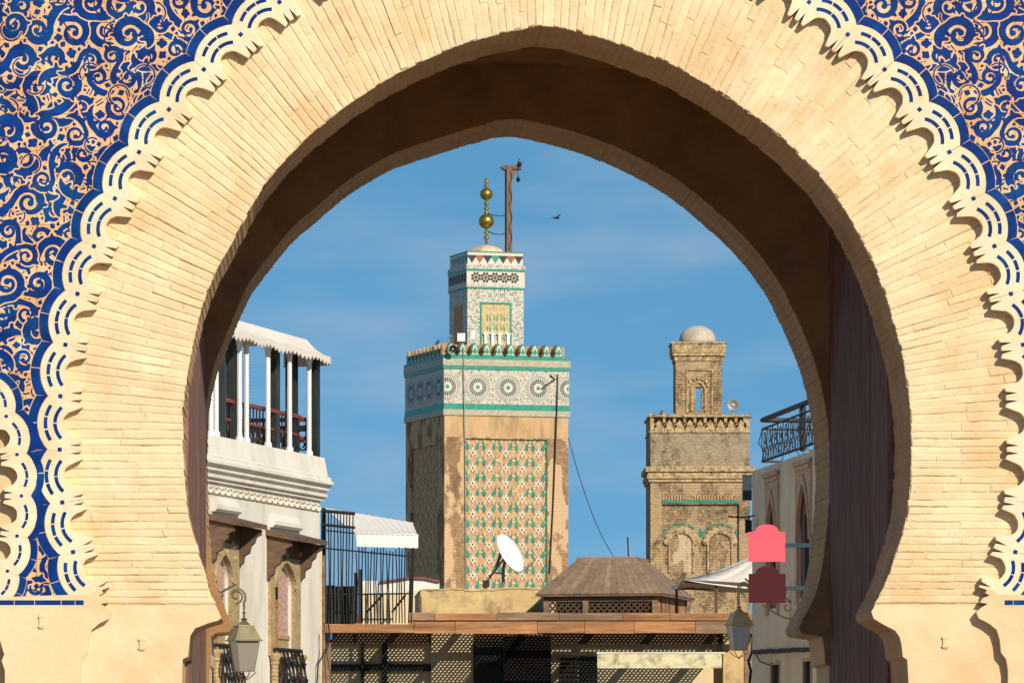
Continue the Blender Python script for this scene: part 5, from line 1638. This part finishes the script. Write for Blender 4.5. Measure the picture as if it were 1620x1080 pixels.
for i in range(-1, 4):
    x = xs0 + i*pitch
    o = clip_half(rosette(R_), 0.0, MW, x).build('rosette', [m_tilew, m_green, m_tileb, m_ringgrey], mi, loc=(x, -0.021, zc)) if not (0 < x-R_ and x+R_ < MW) else None
    if o is None:
        if ro is None: ro = rosette(R_).build('rosette', [m_tilew, m_green, m_tileb, m_ringgrey], mi, loc=(x, -0.021, zc))
        else: inst(ro, (x, -0.021, zc))
for y in (0.55, 1.6, 2.65, 3.7):
    if y+R_ < MW: inst(ro, (-0.021, y, zc), rotz=-math.pi/2)
# merlons
zm0 = mz(562)+0.0
def merlon():
    mb = MB(); s = 0.27; H = 0.44; D = 0.42
    half = [(0.62*s, 0), (0.62*s, 0.06), (0.36*s, 0.12), (0.50*s, 0.22), (0.42*s, 0.30), (0.16*s, 0.40), (0.0, H)]
    pl = half + [(-x, z) for x, z in half[::-1][1:]]
    mb.prism(pl, 0, D, 0, 1)
    inner = [(x*0.62, 0.05+z*0.78) for x, z in pl]
    mb.prism(inner, -0.012, 0.001, 2, 2)
    mb.prism([(0.07, 0.12), (0.05, 0.20), (0.0, 0.30), (-0.05, 0.20), (-0.07, 0.12), (0, 0.07)], -0.02, -0.0121, 3, 3)
    return mb
m_merback = M('merlon_back_brick', (0.52, 0.34, 0.16), (0.36, 0.22, 0.10), 5, 0.9, 0.4, 20, (0.14, 0.08, 0.04), 2.5, 0.6)
me_ = merlon().build('merlon', [m_green, m_merback, m_tilew, m_green], mi, loc=(0.22, -0.03, zm0))
n = 10; pt = (MW-0.30)/(n-0.35)
for i in range(1, n): inst(me_, (0.22+i*pt, -0.03, zm0))
for i in range(n): inst(me_, (-0.03, 0.25+i*pt, zm0), rotz=-math.pi/2)
mb = MB(); mb.box(0.55, MW-.1, 0.55, MW-.1, zm0, zm0+0.10); mb.build('roof_deck', m_minplaster, mi)
mb = MB(); mb.box(0.42, MW, 0.4, 0.5, zm0, zm0+0.40); mb.box(0.4, 0.5, 0.5, MW, zm0, zm0+0.40); mb.build('parapet_inside', m_merback, mi)
# lantern storey
UW = 91*kM/math.cos(th); ctr = MW/2
ux0 = ctr-UW/2; ux1 = ctr+UW/2
# near corner depth correction
uc = mi.matrix_basis @ Vector((ux0, ux0, 0)); 
dY = uc.y; kU = dY/F
uz = lambda py: EYE+(CY-py)*kU
def uband(name, py0, py1, pr, mat):
    mb = MB(); mb.box(ux0-pr, ux1+pr, ux0-pr, ux1+pr, uz(py1), uz(py0)); return mb.build(name, mat, mi)
zu0 = zm0+0.101
mb = MB(); mb.box(ux0, ux1, ux0, ux1, zu0, uz(456)); mb.build('lantern_storey', m_zelup, mi)
uband('storey_green_course', 453.5, 456, 0.03, m_green)
uband('storey_check_band', 448, 453.49, 0.035, m_check)
uband('storey_rosette_band', 428, 447.99, 0.03, m_tilew)
uband('storey_upper_green_course', 424.5, 427.99, 0.05, m_green)
uband('storey_upper_check', 418, 424.49, 0.045, m_check)
uband('crown_band', 398, 417.99, -0.02, m_tilew)
uband('crown_edge', 396.5, 397.99, 0.0, m_green)
# star flowers of the band
def flower(R):
    mb = MB(); n = 8
    for i in range(n):
        a = 2*math.pi*(i+.5)/n; d = np.array([math.cos(a), math.sin(a)]); t = np.array([-d[1], d[0]])
        mb.prism([tuple(q) for q in (d*R*.45-t*R*.10, d*R*.75-t*R*.26, d*R*1.05, d*R*.75+t*R*.26, d*R*.45+t*R*.10)], -0.012, 0.0, 0)
    for i in range(12):
        a0, a1 = 2*math.pi*i/12, 2*math.pi*(i+1)/12
        mb.face([(0,-.012,0),(R*.36*math.cos(a0),-.012,R*.36*math.sin(a0)),(R*.36*math.cos(a1),-.012,R*.36*math.sin(a1))], 1)
        mb.face([(0,-.016,0),(R*.16*math.cos(a0),-.016,R*.16*math.sin(a0)),(R*.16*math.cos(a1),-.016,R*.16*math.sin(a1))], 0)
    return mb
zf = uz(438); fp = 15.2*kU/math.cos(th)
f0 = flower(8.6*kU).build('star_flower', [m_tileb, m_tilebr], mi, loc=(ux0+0.30, ux0-0.031, zf))
for i in range(1, 6): inst(f0, (ux0+0.30+i*fp-0.0, ux0-0.031, zf)) if ux0+0.30+i*fp < ux1-0.02 else None
for i in range(6): inst(f0, (ux0-0.031, ux0+0.15+i*0.33, zf), rotz=-math.pi/2)
# stepped crown tiles
def ctile():
    mb = MB(); s = 0.075
    mb.prism([(-2*s, 3.4*s), (-2*s, 2.4*s), (-1.3*s, 2.4*s), (-1.3*s, 1.5*s), (-.7*s, 1.5*s), (-.7*s, .7*s), (-.25*s, .7*s), (-.25*s, 0), (.25*s, 0), (.25*s, .7*s), (.7*s, .7*s), (.7*s, 1.5*s), (1.3*s, 1.5*s), (1.3*s, 2.4*s), (2*s, 2.4*s), (2*s, 3.4*s)], -0.012, 0.0)
    return mb
for mt_, idx in ((m_tileb, (0, 2, 4, 6)), (m_tilebr, (1, 5)), (m_green, (3,))):
    b_ = None
    for i in idx:
        loc = (ux0+0.17+i*(UW-0.34)/6, ux0+0.019, uz(415))
        if b_ is None: b_ = ctile().build('crown_tile', mt_, mi, loc=loc)
        else: inst(b_, loc)
for i in range(6): inst(b_, (ux0+0.019, ux0+0.2+i*0.30, uz(415)), rotz=-math.pi/2)
# panel on the lantern storey
cp0, cp1 = ux0+(760-737)*kU/math.cos(th), ux0+(805-737)*kU/math.cos(th); cz1 = uz(480)
mb = MB(); mb.box(cp0-.06, cp0, ux0-.03, ux0, zu0, cz1+.06); mb.box(cp1, cp1+.06, ux0-.03, ux0, zu0, cz1+.06); mb.box(cp0, cp1, ux0-.03, ux0, cz1, cz1+.06); mb.build('panel_frame', m_green, mi)
sp3 = part('storey_sebka_panel', mi)
m_cream_s = M('pale_sebka', (0.62, 0.52, 0.27), (0.42, 0.33, 0.14), 6, 0.8)
sebka(sp3, lambda u, v, h: (cp0+u, ux0-0.004-h*0.6, zu0+v), cp1-cp0, cz1-zu0, (cp1-cp0)/4, 0.33, m_green, [m_tilew, m_green], m_cream_s)
for x in (cp0+0.12, cp0+0.37, cp0+0.62, cp1-0.08):
    mb = MB(); mb.box(x-.05, x+.05, ux0-.09, ux0-.031, zu0, uz(528)); mb.box(x-.09, x+.09, ux0-.10, ux0-.031, uz(528), uz(526)); mb.build('white_colonnette', m_whitep, sp3)
mb = MB(); mb.box(ux0-.012, ux0, ux0+.55, ux1-.55, zu0, cz1); mb.build('side_niche', m_sebka, mi)
# dome, gilded finial
mb = MB(); R = 29*kU; prof = [(R*math.cos(a), uz(397)+0.32*math.sin(a)*1.0) for a in np.linspace(0, math.pi/2-.02, 9)]
mb.lathe(prof, (ctr, ctr, 0), 24); mb.build('dome', m_domecream, mi, smooth=True)
cz = EYE; kC = (mi.matrix_basis @ Vector((ctr, ctr, 0))).y/F
czf = lambda py: EYE+(CY-py)*kC
fi = part('gilded_finial', mi)
mb = MB(); mb.tube([(ctr, ctr, czf(386)), (ctr, ctr, czf(282))], 0.05, 8); mb.build('finial_rod', m_gold, fi)
for py, r in ((350, 12.3), (307, 10.2)):
    mb = MB(); mb.ball((ctr, ctr, czf(py)), r*kC, 20, sz=0.95); mb.build('gilded_ball', m_gold, fi, smooth=True)
for py, r in ((376, 4.5), (368, 4), (336, 4), (330, 4.5), (322, 4), (294, 4), (287, 3.5)):
    mb = MB(); mb.lathe([(0.05, -.04), (r*kC, -.02), (r*kC, .02), (0.05, .04)], (ctr, ctr, czf(py)), 10); mb.build('finial_collar', m_gold, fi)
# gallows mast
gl = part('gallows', mi)
inv = Matrix.Rotation(-th, 4, 'Z')
def ML(px, py, Y): return inv @ (P(px, py, Y) - Vector((mc.x, MY, 0)))
YG = uc.y + 1.9
mb = MB(); a, b = ML(804.5, 405, YG), ML(804.5, 262, YG); mb.box(a.x-.10, a.x+.10, a.y-.10, a.y+.10, a.z, b.z); mb.build('mast', m_polewood, gl)
mb = MB(); a, b = ML(792, 266, YG), ML(824, 265, YG); d = (b-a).normalized()
mb.tube([a+Vector((0,0,.05)), a + d*0.12 - Vector((0,0,.02)), b], [0.06, 0.09, 0.10], 8); mb.build('cross_beam', m_polewood, gl)
mb = MB(); c_ = ML(804.5, 271, YG); mb.prism([(c_.x-.1, c_.z), (c_.x+.1, c_.z-.3), (c_.x+.28, c_.z)], c_.y-.08, c_.y+.08); mb.build('knee', m_polewood, gl)
mb = MB(); q = ML(818, 266, YG); q.y -= .12
mb.tube([q + Vector((0,0,.25)), q + Vector((0,0,-.30))], 0.012, 5); mb.lathe([(0.01, -.5), (0.07, -.44), (0.08, -.40), (0.02, -.30)], q, 8); mb.ball(q+Vector((0.05,0,.12)), 0.09, 8); mb.tube([q+Vector((0,0,.2)), q+Vector((.06,0,.32))], .02, 4)
mb.build('hanging_lamp', m_iron, gl)
pts = [ML(806+2.2*math.sin(i*0.9), 272+i*4.6, YG) + Vector((0, -.12, 0)) for i in range(28)]
mb = MB(); mb.tube(pts, 0.012, 4); mb.build('mast_cable', m_cable, gl)
for py in (337, 366):
    mb = MB(); mb.tube(sagline(ML(772, py, uc.y+1.2), ML(802, py+2, YG), 0.08, 8), 0.018, 4); mb.build('stay_cable', m_cable, gl)
# pipe and cable on the front
def front(px, py, off=-0.05): return Vector((mx(px), off, mz(py)))
mb = MB(); mb.tube([front(884, 588), front(882, 650, -.09), front(877, 790, -.05), front(871, 905, -.05)], 0.024, 6); mb.build('dark_pipe', m_cable, mi)
mb = MB(); mb.tube([front(732, 548, -.1), front(733.5, 655, -.10), front(735, 700, -.06), front(737, 932, -.06)], 0.018, 5); mb.build('pale_conduit', m_grey, mi)
mb = MB(); mb.tube([front(872, 590), front(880, 596), front(858, 612)], 0.03, 5); mb.build('bracket_arm', m_cable, mi)

def horn(label, loc, r, d, mat, group='loudspeakers on the minarets'):
    t = thing('loudspeaker', label, 'loudspeaker', loc, 0, group)
    d = Vector(d).normalized()
    rot = d.to_track_quat('Z', 'Y').to_matrix()
    mb = MB(); n = 18
    prof = [(r*0.16, -r*0.9), (r*0.18, -r*0.6), (r*0.35, -r*0.35), (r*0.7, -r*0.1), (r, 0.06*r), (r*0.95, 0.07*r), (r*0.62, -r*0.08), (r*0.28, -r*0.3), (0.001, -r*0.34)]
    mb.lathe(prof, (0,0,0), n); mb.v = [tuple(rot @ Vector(v)) for v in mb.v]; mb.build('horn', mat, t, smooth=True)
    mb = MB(); mb.ball((0,0,-r*0.14), r*0.2, 10); mb.v = [tuple(rot @ Vector(v)) for v in mb.v]; mb.build('centre_cap', m_dish, t)
    mb = MB(); b_ = -d*r*0.75; mb.tube([b_, b_+Vector((0,0,-r*0.9))], r*0.10, 6); mb.tube([b_+Vector((-r*.3,0,-r*0.9)), b_+Vector((r*.3,0,-r*0.9))], r*0.08, 6); mb.build('stand', m_grey, t)
    return t
horn('black horn loudspeaker at the near corner of the tall tiled minaret', P(716.5, 552, MY-0.35), 6.5*kM, (0.1, -1, -.05), m_iron)
horn('dark horn loudspeaker facing away on the left parapet of the tall minaret', P(692, 543, MY+1.2), 6*kM, (-1, 0.5, .5), m_rod)
mb = MB(); mb.box(-.13, .13, -.1, .1, -.13, .13); mb.box(-.14, .14, -.11, .11, .13, .145); o = mb.build('utility_box', m_wcanvas, None, loc=P(729.5, 534, MY+0.5)); tag(o, 'cream square cabinet behind the near corner merlons of the tiled minaret', 'box')
mb = MB(); mb.box(-.012, .012, -.012, .012, -.45, -.131); mb.build('box_stand', m_grey, o)
mb = MB(); mb.box(-.065, .065, -.06, .06, -.16, .14); mb.box(-.04, .04, -.065, -.061, -.1, .05); o = mb.build('utility_box', m_whitep, None, loc=P(748.5, 529, MY+0.75)); tag(o, 'narrow white box beside the cream cabinet on the tiled minaret', 'box')
mb = MB(); mb.box(-.012, .012, -.012, .012, -.5, -.161); mb.build('box_stand', m_grey, o)
an = thing('roof_aerial', 'spiky metal aerial left of the cream cabinet on the tiled minaret', 'aerial', P(712, 545, MY+0.6))
mb = MB(); mb.tube([(0,0,-.3), (0,0,.36)], .014, 5); mb.build('mast', m_grey, an)
for k in range(5):
    mb = MB(); a = k*1.1; mb.tube([(-.12*math.cos(a), -.1*math.sin(a), .12+.05*k), (.12*math.cos(a), .1*math.sin(a), .15+.05*k)], .012, 4); mb.build('rod', m_grey, an)
# long slack wire from the minaret down to the kiosk
cable('long slack black wire falling from the tiled minaret behind the kiosk roof', sagline(P(898.5, 690, MY+1.6), P(972, 881, 186), 0.5, 20) + [P(985, 925, 189), P(1000, 1150, 193)], 0.013)

# ================================================================== SECOND MINARET
NY = 140.0; kN = NY/F
nc_ = P(1029, 0, NY); tn_ = rad(-1.3)
m2 = thing('old_minaret', 'smaller weathered brick minaret with a round dome and paired blind arches', 'minaret', (nc_.x, NY, 0), tn_)
NW = (1186-1029)*kN
nx_ = lambda px: (px-1029)*kN
nz_ = lambda py: EYE+(CY-py)*kN
def nbox(name, px0, px1, py0, py1, pr, mat, dep=None):
    a, b = nx_(px0), nx_(px1); mb = MB(); mb.box(a, b, pr, NW-pr, nz_(py1), nz_(py0)); return mb.build(name, mat, m2)
# lower shaft with recessed panel
pa, pb_ = nx_(1047), nx_(1169); zpt = nz_(797); rc = 0.09
mb = MB(); zt = nz_(762)
mb.box(0, pa, 0, rc, 0, zt); mb.box(pb_, NW, 0, rc, 0, zt); mb.box(pa, pb_, 0, rc, zpt, zt); mb.box(0, NW, rc+.001, NW, 0, zt); mb.build('lower_shaft', m_oldstone, m2)
mb = MB(); mb.box(pa, pb_, -0.02, 0, nz_(795), nz_(791.5)); mb.build('green_tile_course', m_green, m2)
for i in range(26):
    x = pa+0.02+(pb_-pa-0.08)*i/26; mb = MB(); mb.box(x, x+0.045, -0.03, 0, nz_(791), nz_(783)); mb.build('dentil_brick', m_oldtrim, m2)
# blind arches: scalloped heads on the recess
for c in (1078, 1139):
    ba = part('blind_arch', m2)
    cx_, cz_ = nx_(c), nz_(860); R = 0.36
    lob = 9
    for i in range(lob):
        a = math.pi*(i+0.5)/lob; x = cx_+R*1.12*math.cos(a); z = cz_+R*1.05*math.sin(a)
        mb = MB(); mb.lathe([(0.095, -.03), (0.095, 0.03), (0.06, 0.045)], (0,0,0), 9); mb.v = [(p[0], -p[2], p[1]) for p in mb.v]
        mb.build('scallop', m_oldtrim, ba, loc=(x, rc-0.03, z))
    mb = MB(); pts = []
    for i in range(13):
        a = math.pi*i/12; pts.append((cx_+R*0.92*math.cos(a), rc-0.03, cz_+R*0.98*math.sin(a)))
    pts = [(cx_+R*0.92, rc-.03, nz_(905))] + pts + [(cx_-R*0.92, rc-.03, nz_(905))]
    mb.tube(pts, 0.035, 6); mb.build('arch_moulding', m_oldtrim, ba)
    mb = MB(); mb.prism([(cx_+R*.8*math.cos(a), cz_+R*.85*math.sin(a)) for a in np.linspace(0, math.pi, 14)] + [(cx_-R*.8, nz_(905)), (cx_+R*.8, nz_(905))], rc-.012, rc+.0005, back=False); mb.build('arch_infill', m_infill if c == 1078 else m_oldstone, ba)
    for k in range(5):
        a0, a1 = math.pi*(0.12+0.16*k), math.pi*(0.12+0.16*k+0.11)
        pl = [(cx_+R*r*math.cos(a0+(a1-a0)*t), cz_+R*r*math.sin(a0+(a1-a0)*t)) for r, t in ((1.48,0),(1.48,.5),(1.48,1),(1.62,1),(1.62,.5),(1.62,0))]
        if random.random() < .85: mb = MB(); mb.prism(pl, rc-.02, rc); mb.build('green_tile', m_green, ba)
for py in (905, 925, 945):
    pass
mb = MB(); x = (nx_(1078)+nx_(1139))/2; mb.prism([(x-.05, nz_(842)), (x, nz_(850)), (x+.05, nz_(842)), (x, nz_(834))], rc-.02, rc); mb.build('green_tile', m_green, m2)
# cornice between the stages
mb = MB()
for (y0, y1, pr) in ((757, 762, 0.05), (751, 756.9, 0.09), (746, 750.9, 0.07), (738, 745.9, 0.13)):
    mb.box(-pr, NW+pr, -pr, NW+pr, nz_(y1), nz_(y0))
mb.build('cornice', m_oldtrim, m2)
nbox('upper_block', 1029, 1186, 684, 737.9, 0.0, m_lichen)
mb = MB()
for (y0, y1, pr) in ((682, 683.9, 0.03), (656, 659.5, 0.05)): mb.box(-pr, NW+pr, -pr, NW+pr, nz_(y1), nz_(y0))
mb.box(-.0, NW, 0.22, NW, nz_(681.99), nz_(659.51)); mb.box(0, .1, 0, .22, nz_(681.99), nz_(659.51)); mb.box(NW-.1, NW, 0, .22, nz_(681.99), nz_(659.51))
mb.build('frieze_band', m_oldtrim, m2)
n = 9
for i in range(n):
    x = .1+(NW-.2)*(i+0.5)/n; s_ = (NW-.2)/n*0.5
    mb = MB(); mb.prism([(-s_*.95, nz_(681.9)), (s_*.95, nz_(681.9)), (s_*.95, nz_(676.5)), (s_*.55, nz_(675.5)), (s_*.6, nz_(670)), (s_*.2, nz_(666)), (0, nz_(664)), (-s_*.2, nz_(666)), (-s_*.6, nz_(670)), (-s_*.55, nz_(675)), (-s_*.95, nz_(677))], -0.01, 0.221)
    mb.build('stepped_merlon', m_oldtrim, m2, loc=(x, 0, 0))
    mb = MB(); mb.box(-s_*.28, s_*.28, 0.0, 0.219, nz_(668.5), nz_(660)); mb.build('frieze_stud', m_oldtrim, m2, loc=(x+s_ if i < n-1 else x+s_*.7, 0, 0))
for _ in range(26):      # tufts and crumbling edge along the parapet
    x = random.uniform(0, NW); s_ = random.uniform(.02, .055)
    mb = MB(); mb.prism([(-s_, 0), (s_, 0), (s_*.5, s_*.8), (-s_*.3, s_*1.1)], random.uniform(-.05, .1), random.uniform(.12, .3)); mb.build('crumbled_edge', m_oldtrim, m2, loc=(x, 0, nz_(656)))
# lantern turret
ta, tb = nx_(1070.5), nx_(1144.5); ty = 0.62; tw = tb-ta
wa, wb = nx_(1102), nx_(1111.5); wz0, wz1 = nz_(648), nz_(609)
na, nb2 = nx_(1086), nx_(1128)
mb = MB(); z0, z1 = nz_(656), nz_(568)
mb.box(ta, wa, ty, ty+.22, z0, z1); mb.box(wb, tb, ty, ty+.22, z0, z1); mb.box(wa, wb, ty, ty+.22, z0, wz0); mb.box(wa, wb, ty, ty+.22, wz1, z1)
mb.box(ta, ta+.15, ty+.221, ty+tw, z0, z1); mb.box(tb-.15, tb, ty+.221, ty+tw, z0, z1)
mb.box(ta+.151, wa-.05, ty+tw-.2, ty+tw, z0, z1); mb.box(wb+.32, tb-.151, ty+tw-.2, ty+tw, z0, z1); mb.box(wa-.05, wb+.32, ty+tw-.2, ty+tw, z0, wz0); mb.box(wa-.05, wb+.32, ty+tw-.2, ty+tw, wz1+.05, z1); mb.build('turret', m_oldstone, m2)
mb = MB(); f0, f1, zt = nx_(1087.5), nx_(1129.5), nz_(581)
mb.box(f0-.0, f0+.04, ty-.04, ty, z0+.1, zt); mb.box(f1-.04, f1, ty-.04, ty, z0+.1, zt); mb.box(f0+.04, f1-.04, ty-.04, ty, zt-.04, zt); mb.build('turret_frame', m_oldtrim, m2)
mb = MB(); cxx = (wa+wb)/2; pts = parch(cxx-.19, cxx+.19, nz_(616), nz_(601)); mb.tube([(cxx-.19, ty-.02, nz_(648))] + [(x, ty-.02, z) for x, z in pts] + [(cxx+.19, ty-.02, nz_(648))], .04, 6); mb.build('window_arch', m_oldtrim, m2)
for i in range(7):
    a = math.pi*(i+.5)/7; mb = MB(); mb.lathe([(0.06, -.03), (0.05, .03)], (0,0,0), 8); mb.v = [(p[0], -p[2], p[1]) for p in mb.v]; mb.build('scallop', m_oldtrim, m2, loc=(cxx+.28*math.cos(a), ty-.02, nz_(610)+.26*math.sin(a)))
mb = MB()
for (y0, y1, pr) in ((560, 567.9, 0.03), (555, 559.9, 0.08), (541, 554.9, 0.10), (538, 540.9, 0.13)): mb.box(ta-pr, tb+pr, ty-pr, ty+tw+pr, nz_(y1), nz_(y0))
mb.build('turret_cornice', m_oldtrim, m2)
mb = MB(); R = 29.5*kN; zc = nz_(538)
mb.lathe([(R*0.98, zc-.0), (R*1.0, zc+.08)] + [(R*math.cos(a), zc+.08+R*0.83*math.sin(a)) for a in np.linspace(.1, math.pi/2-.02, 11)], ((ta+tb)/2, ty+tw/2, 0), 28); mb.build('dome', m_domestone, m2, smooth=True)
horn('white horn loudspeaker on the right of the smaller minaret parapet', P(1160, 640, NY+0.4), 10*kN, (-.05, -1, .02), m_grey)
horn('dark blue horn loudspeaker on the left of the smaller minaret parapet', P(1045, 657, NY+0.5), 9*kN, (-.9, .3, .4), m_rod)

# mast on the kiosk roof, bird
cable('thin upright rod aerial rising behind the kiosk roof', [P(994.5, 890, 97), P(993, 849, 97)], 0.014, m_iron, 'rod_aerial', 'aerial')
bd = thing('bird', 'small dark bird in flight to the right of the gilded finial', 'bird', P(880, 345, 215))
mb = MB(); mb.lathe([(0.004, -.13), (.03, -.07), (.045, 0), (.035, .08), (.02, .13), (.002, .16)], (0,0,0), 8); mb.v = [(z, x, y) for x, y, z in mb.v]; mb.build('body', m_iron, bd)
for sg in (-1, 1):
    mb = MB(); mb.sheet([[(-.03, 0, .01), (-.03+sg*.03, -sg*.12, .05+.03*(sg > 0)), (-.08+sg*.06, -sg*.22, .02+.10*(sg > 0))], [(.05, 0, .015), (.04+sg*.03, -sg*.12, .06+.03*(sg > 0)), (-.02+sg*.09, -sg*.24, .03+.10*(sg > 0))]], (0, 0, -.008))
    mb.v = [(x+sg*.10*abs(y)*5, y, z) for x, y, z in mb.v]; mb.build('wing', m_iron, bd)
mb = MB(); mb.sheet([[(-.12, -.01, 0), (-.20, -.04, .01)], [(-.12, .01, 0), (-.20, .04, .01)]], (0,0,-.005)); mb.build('tail', m_iron, bd)
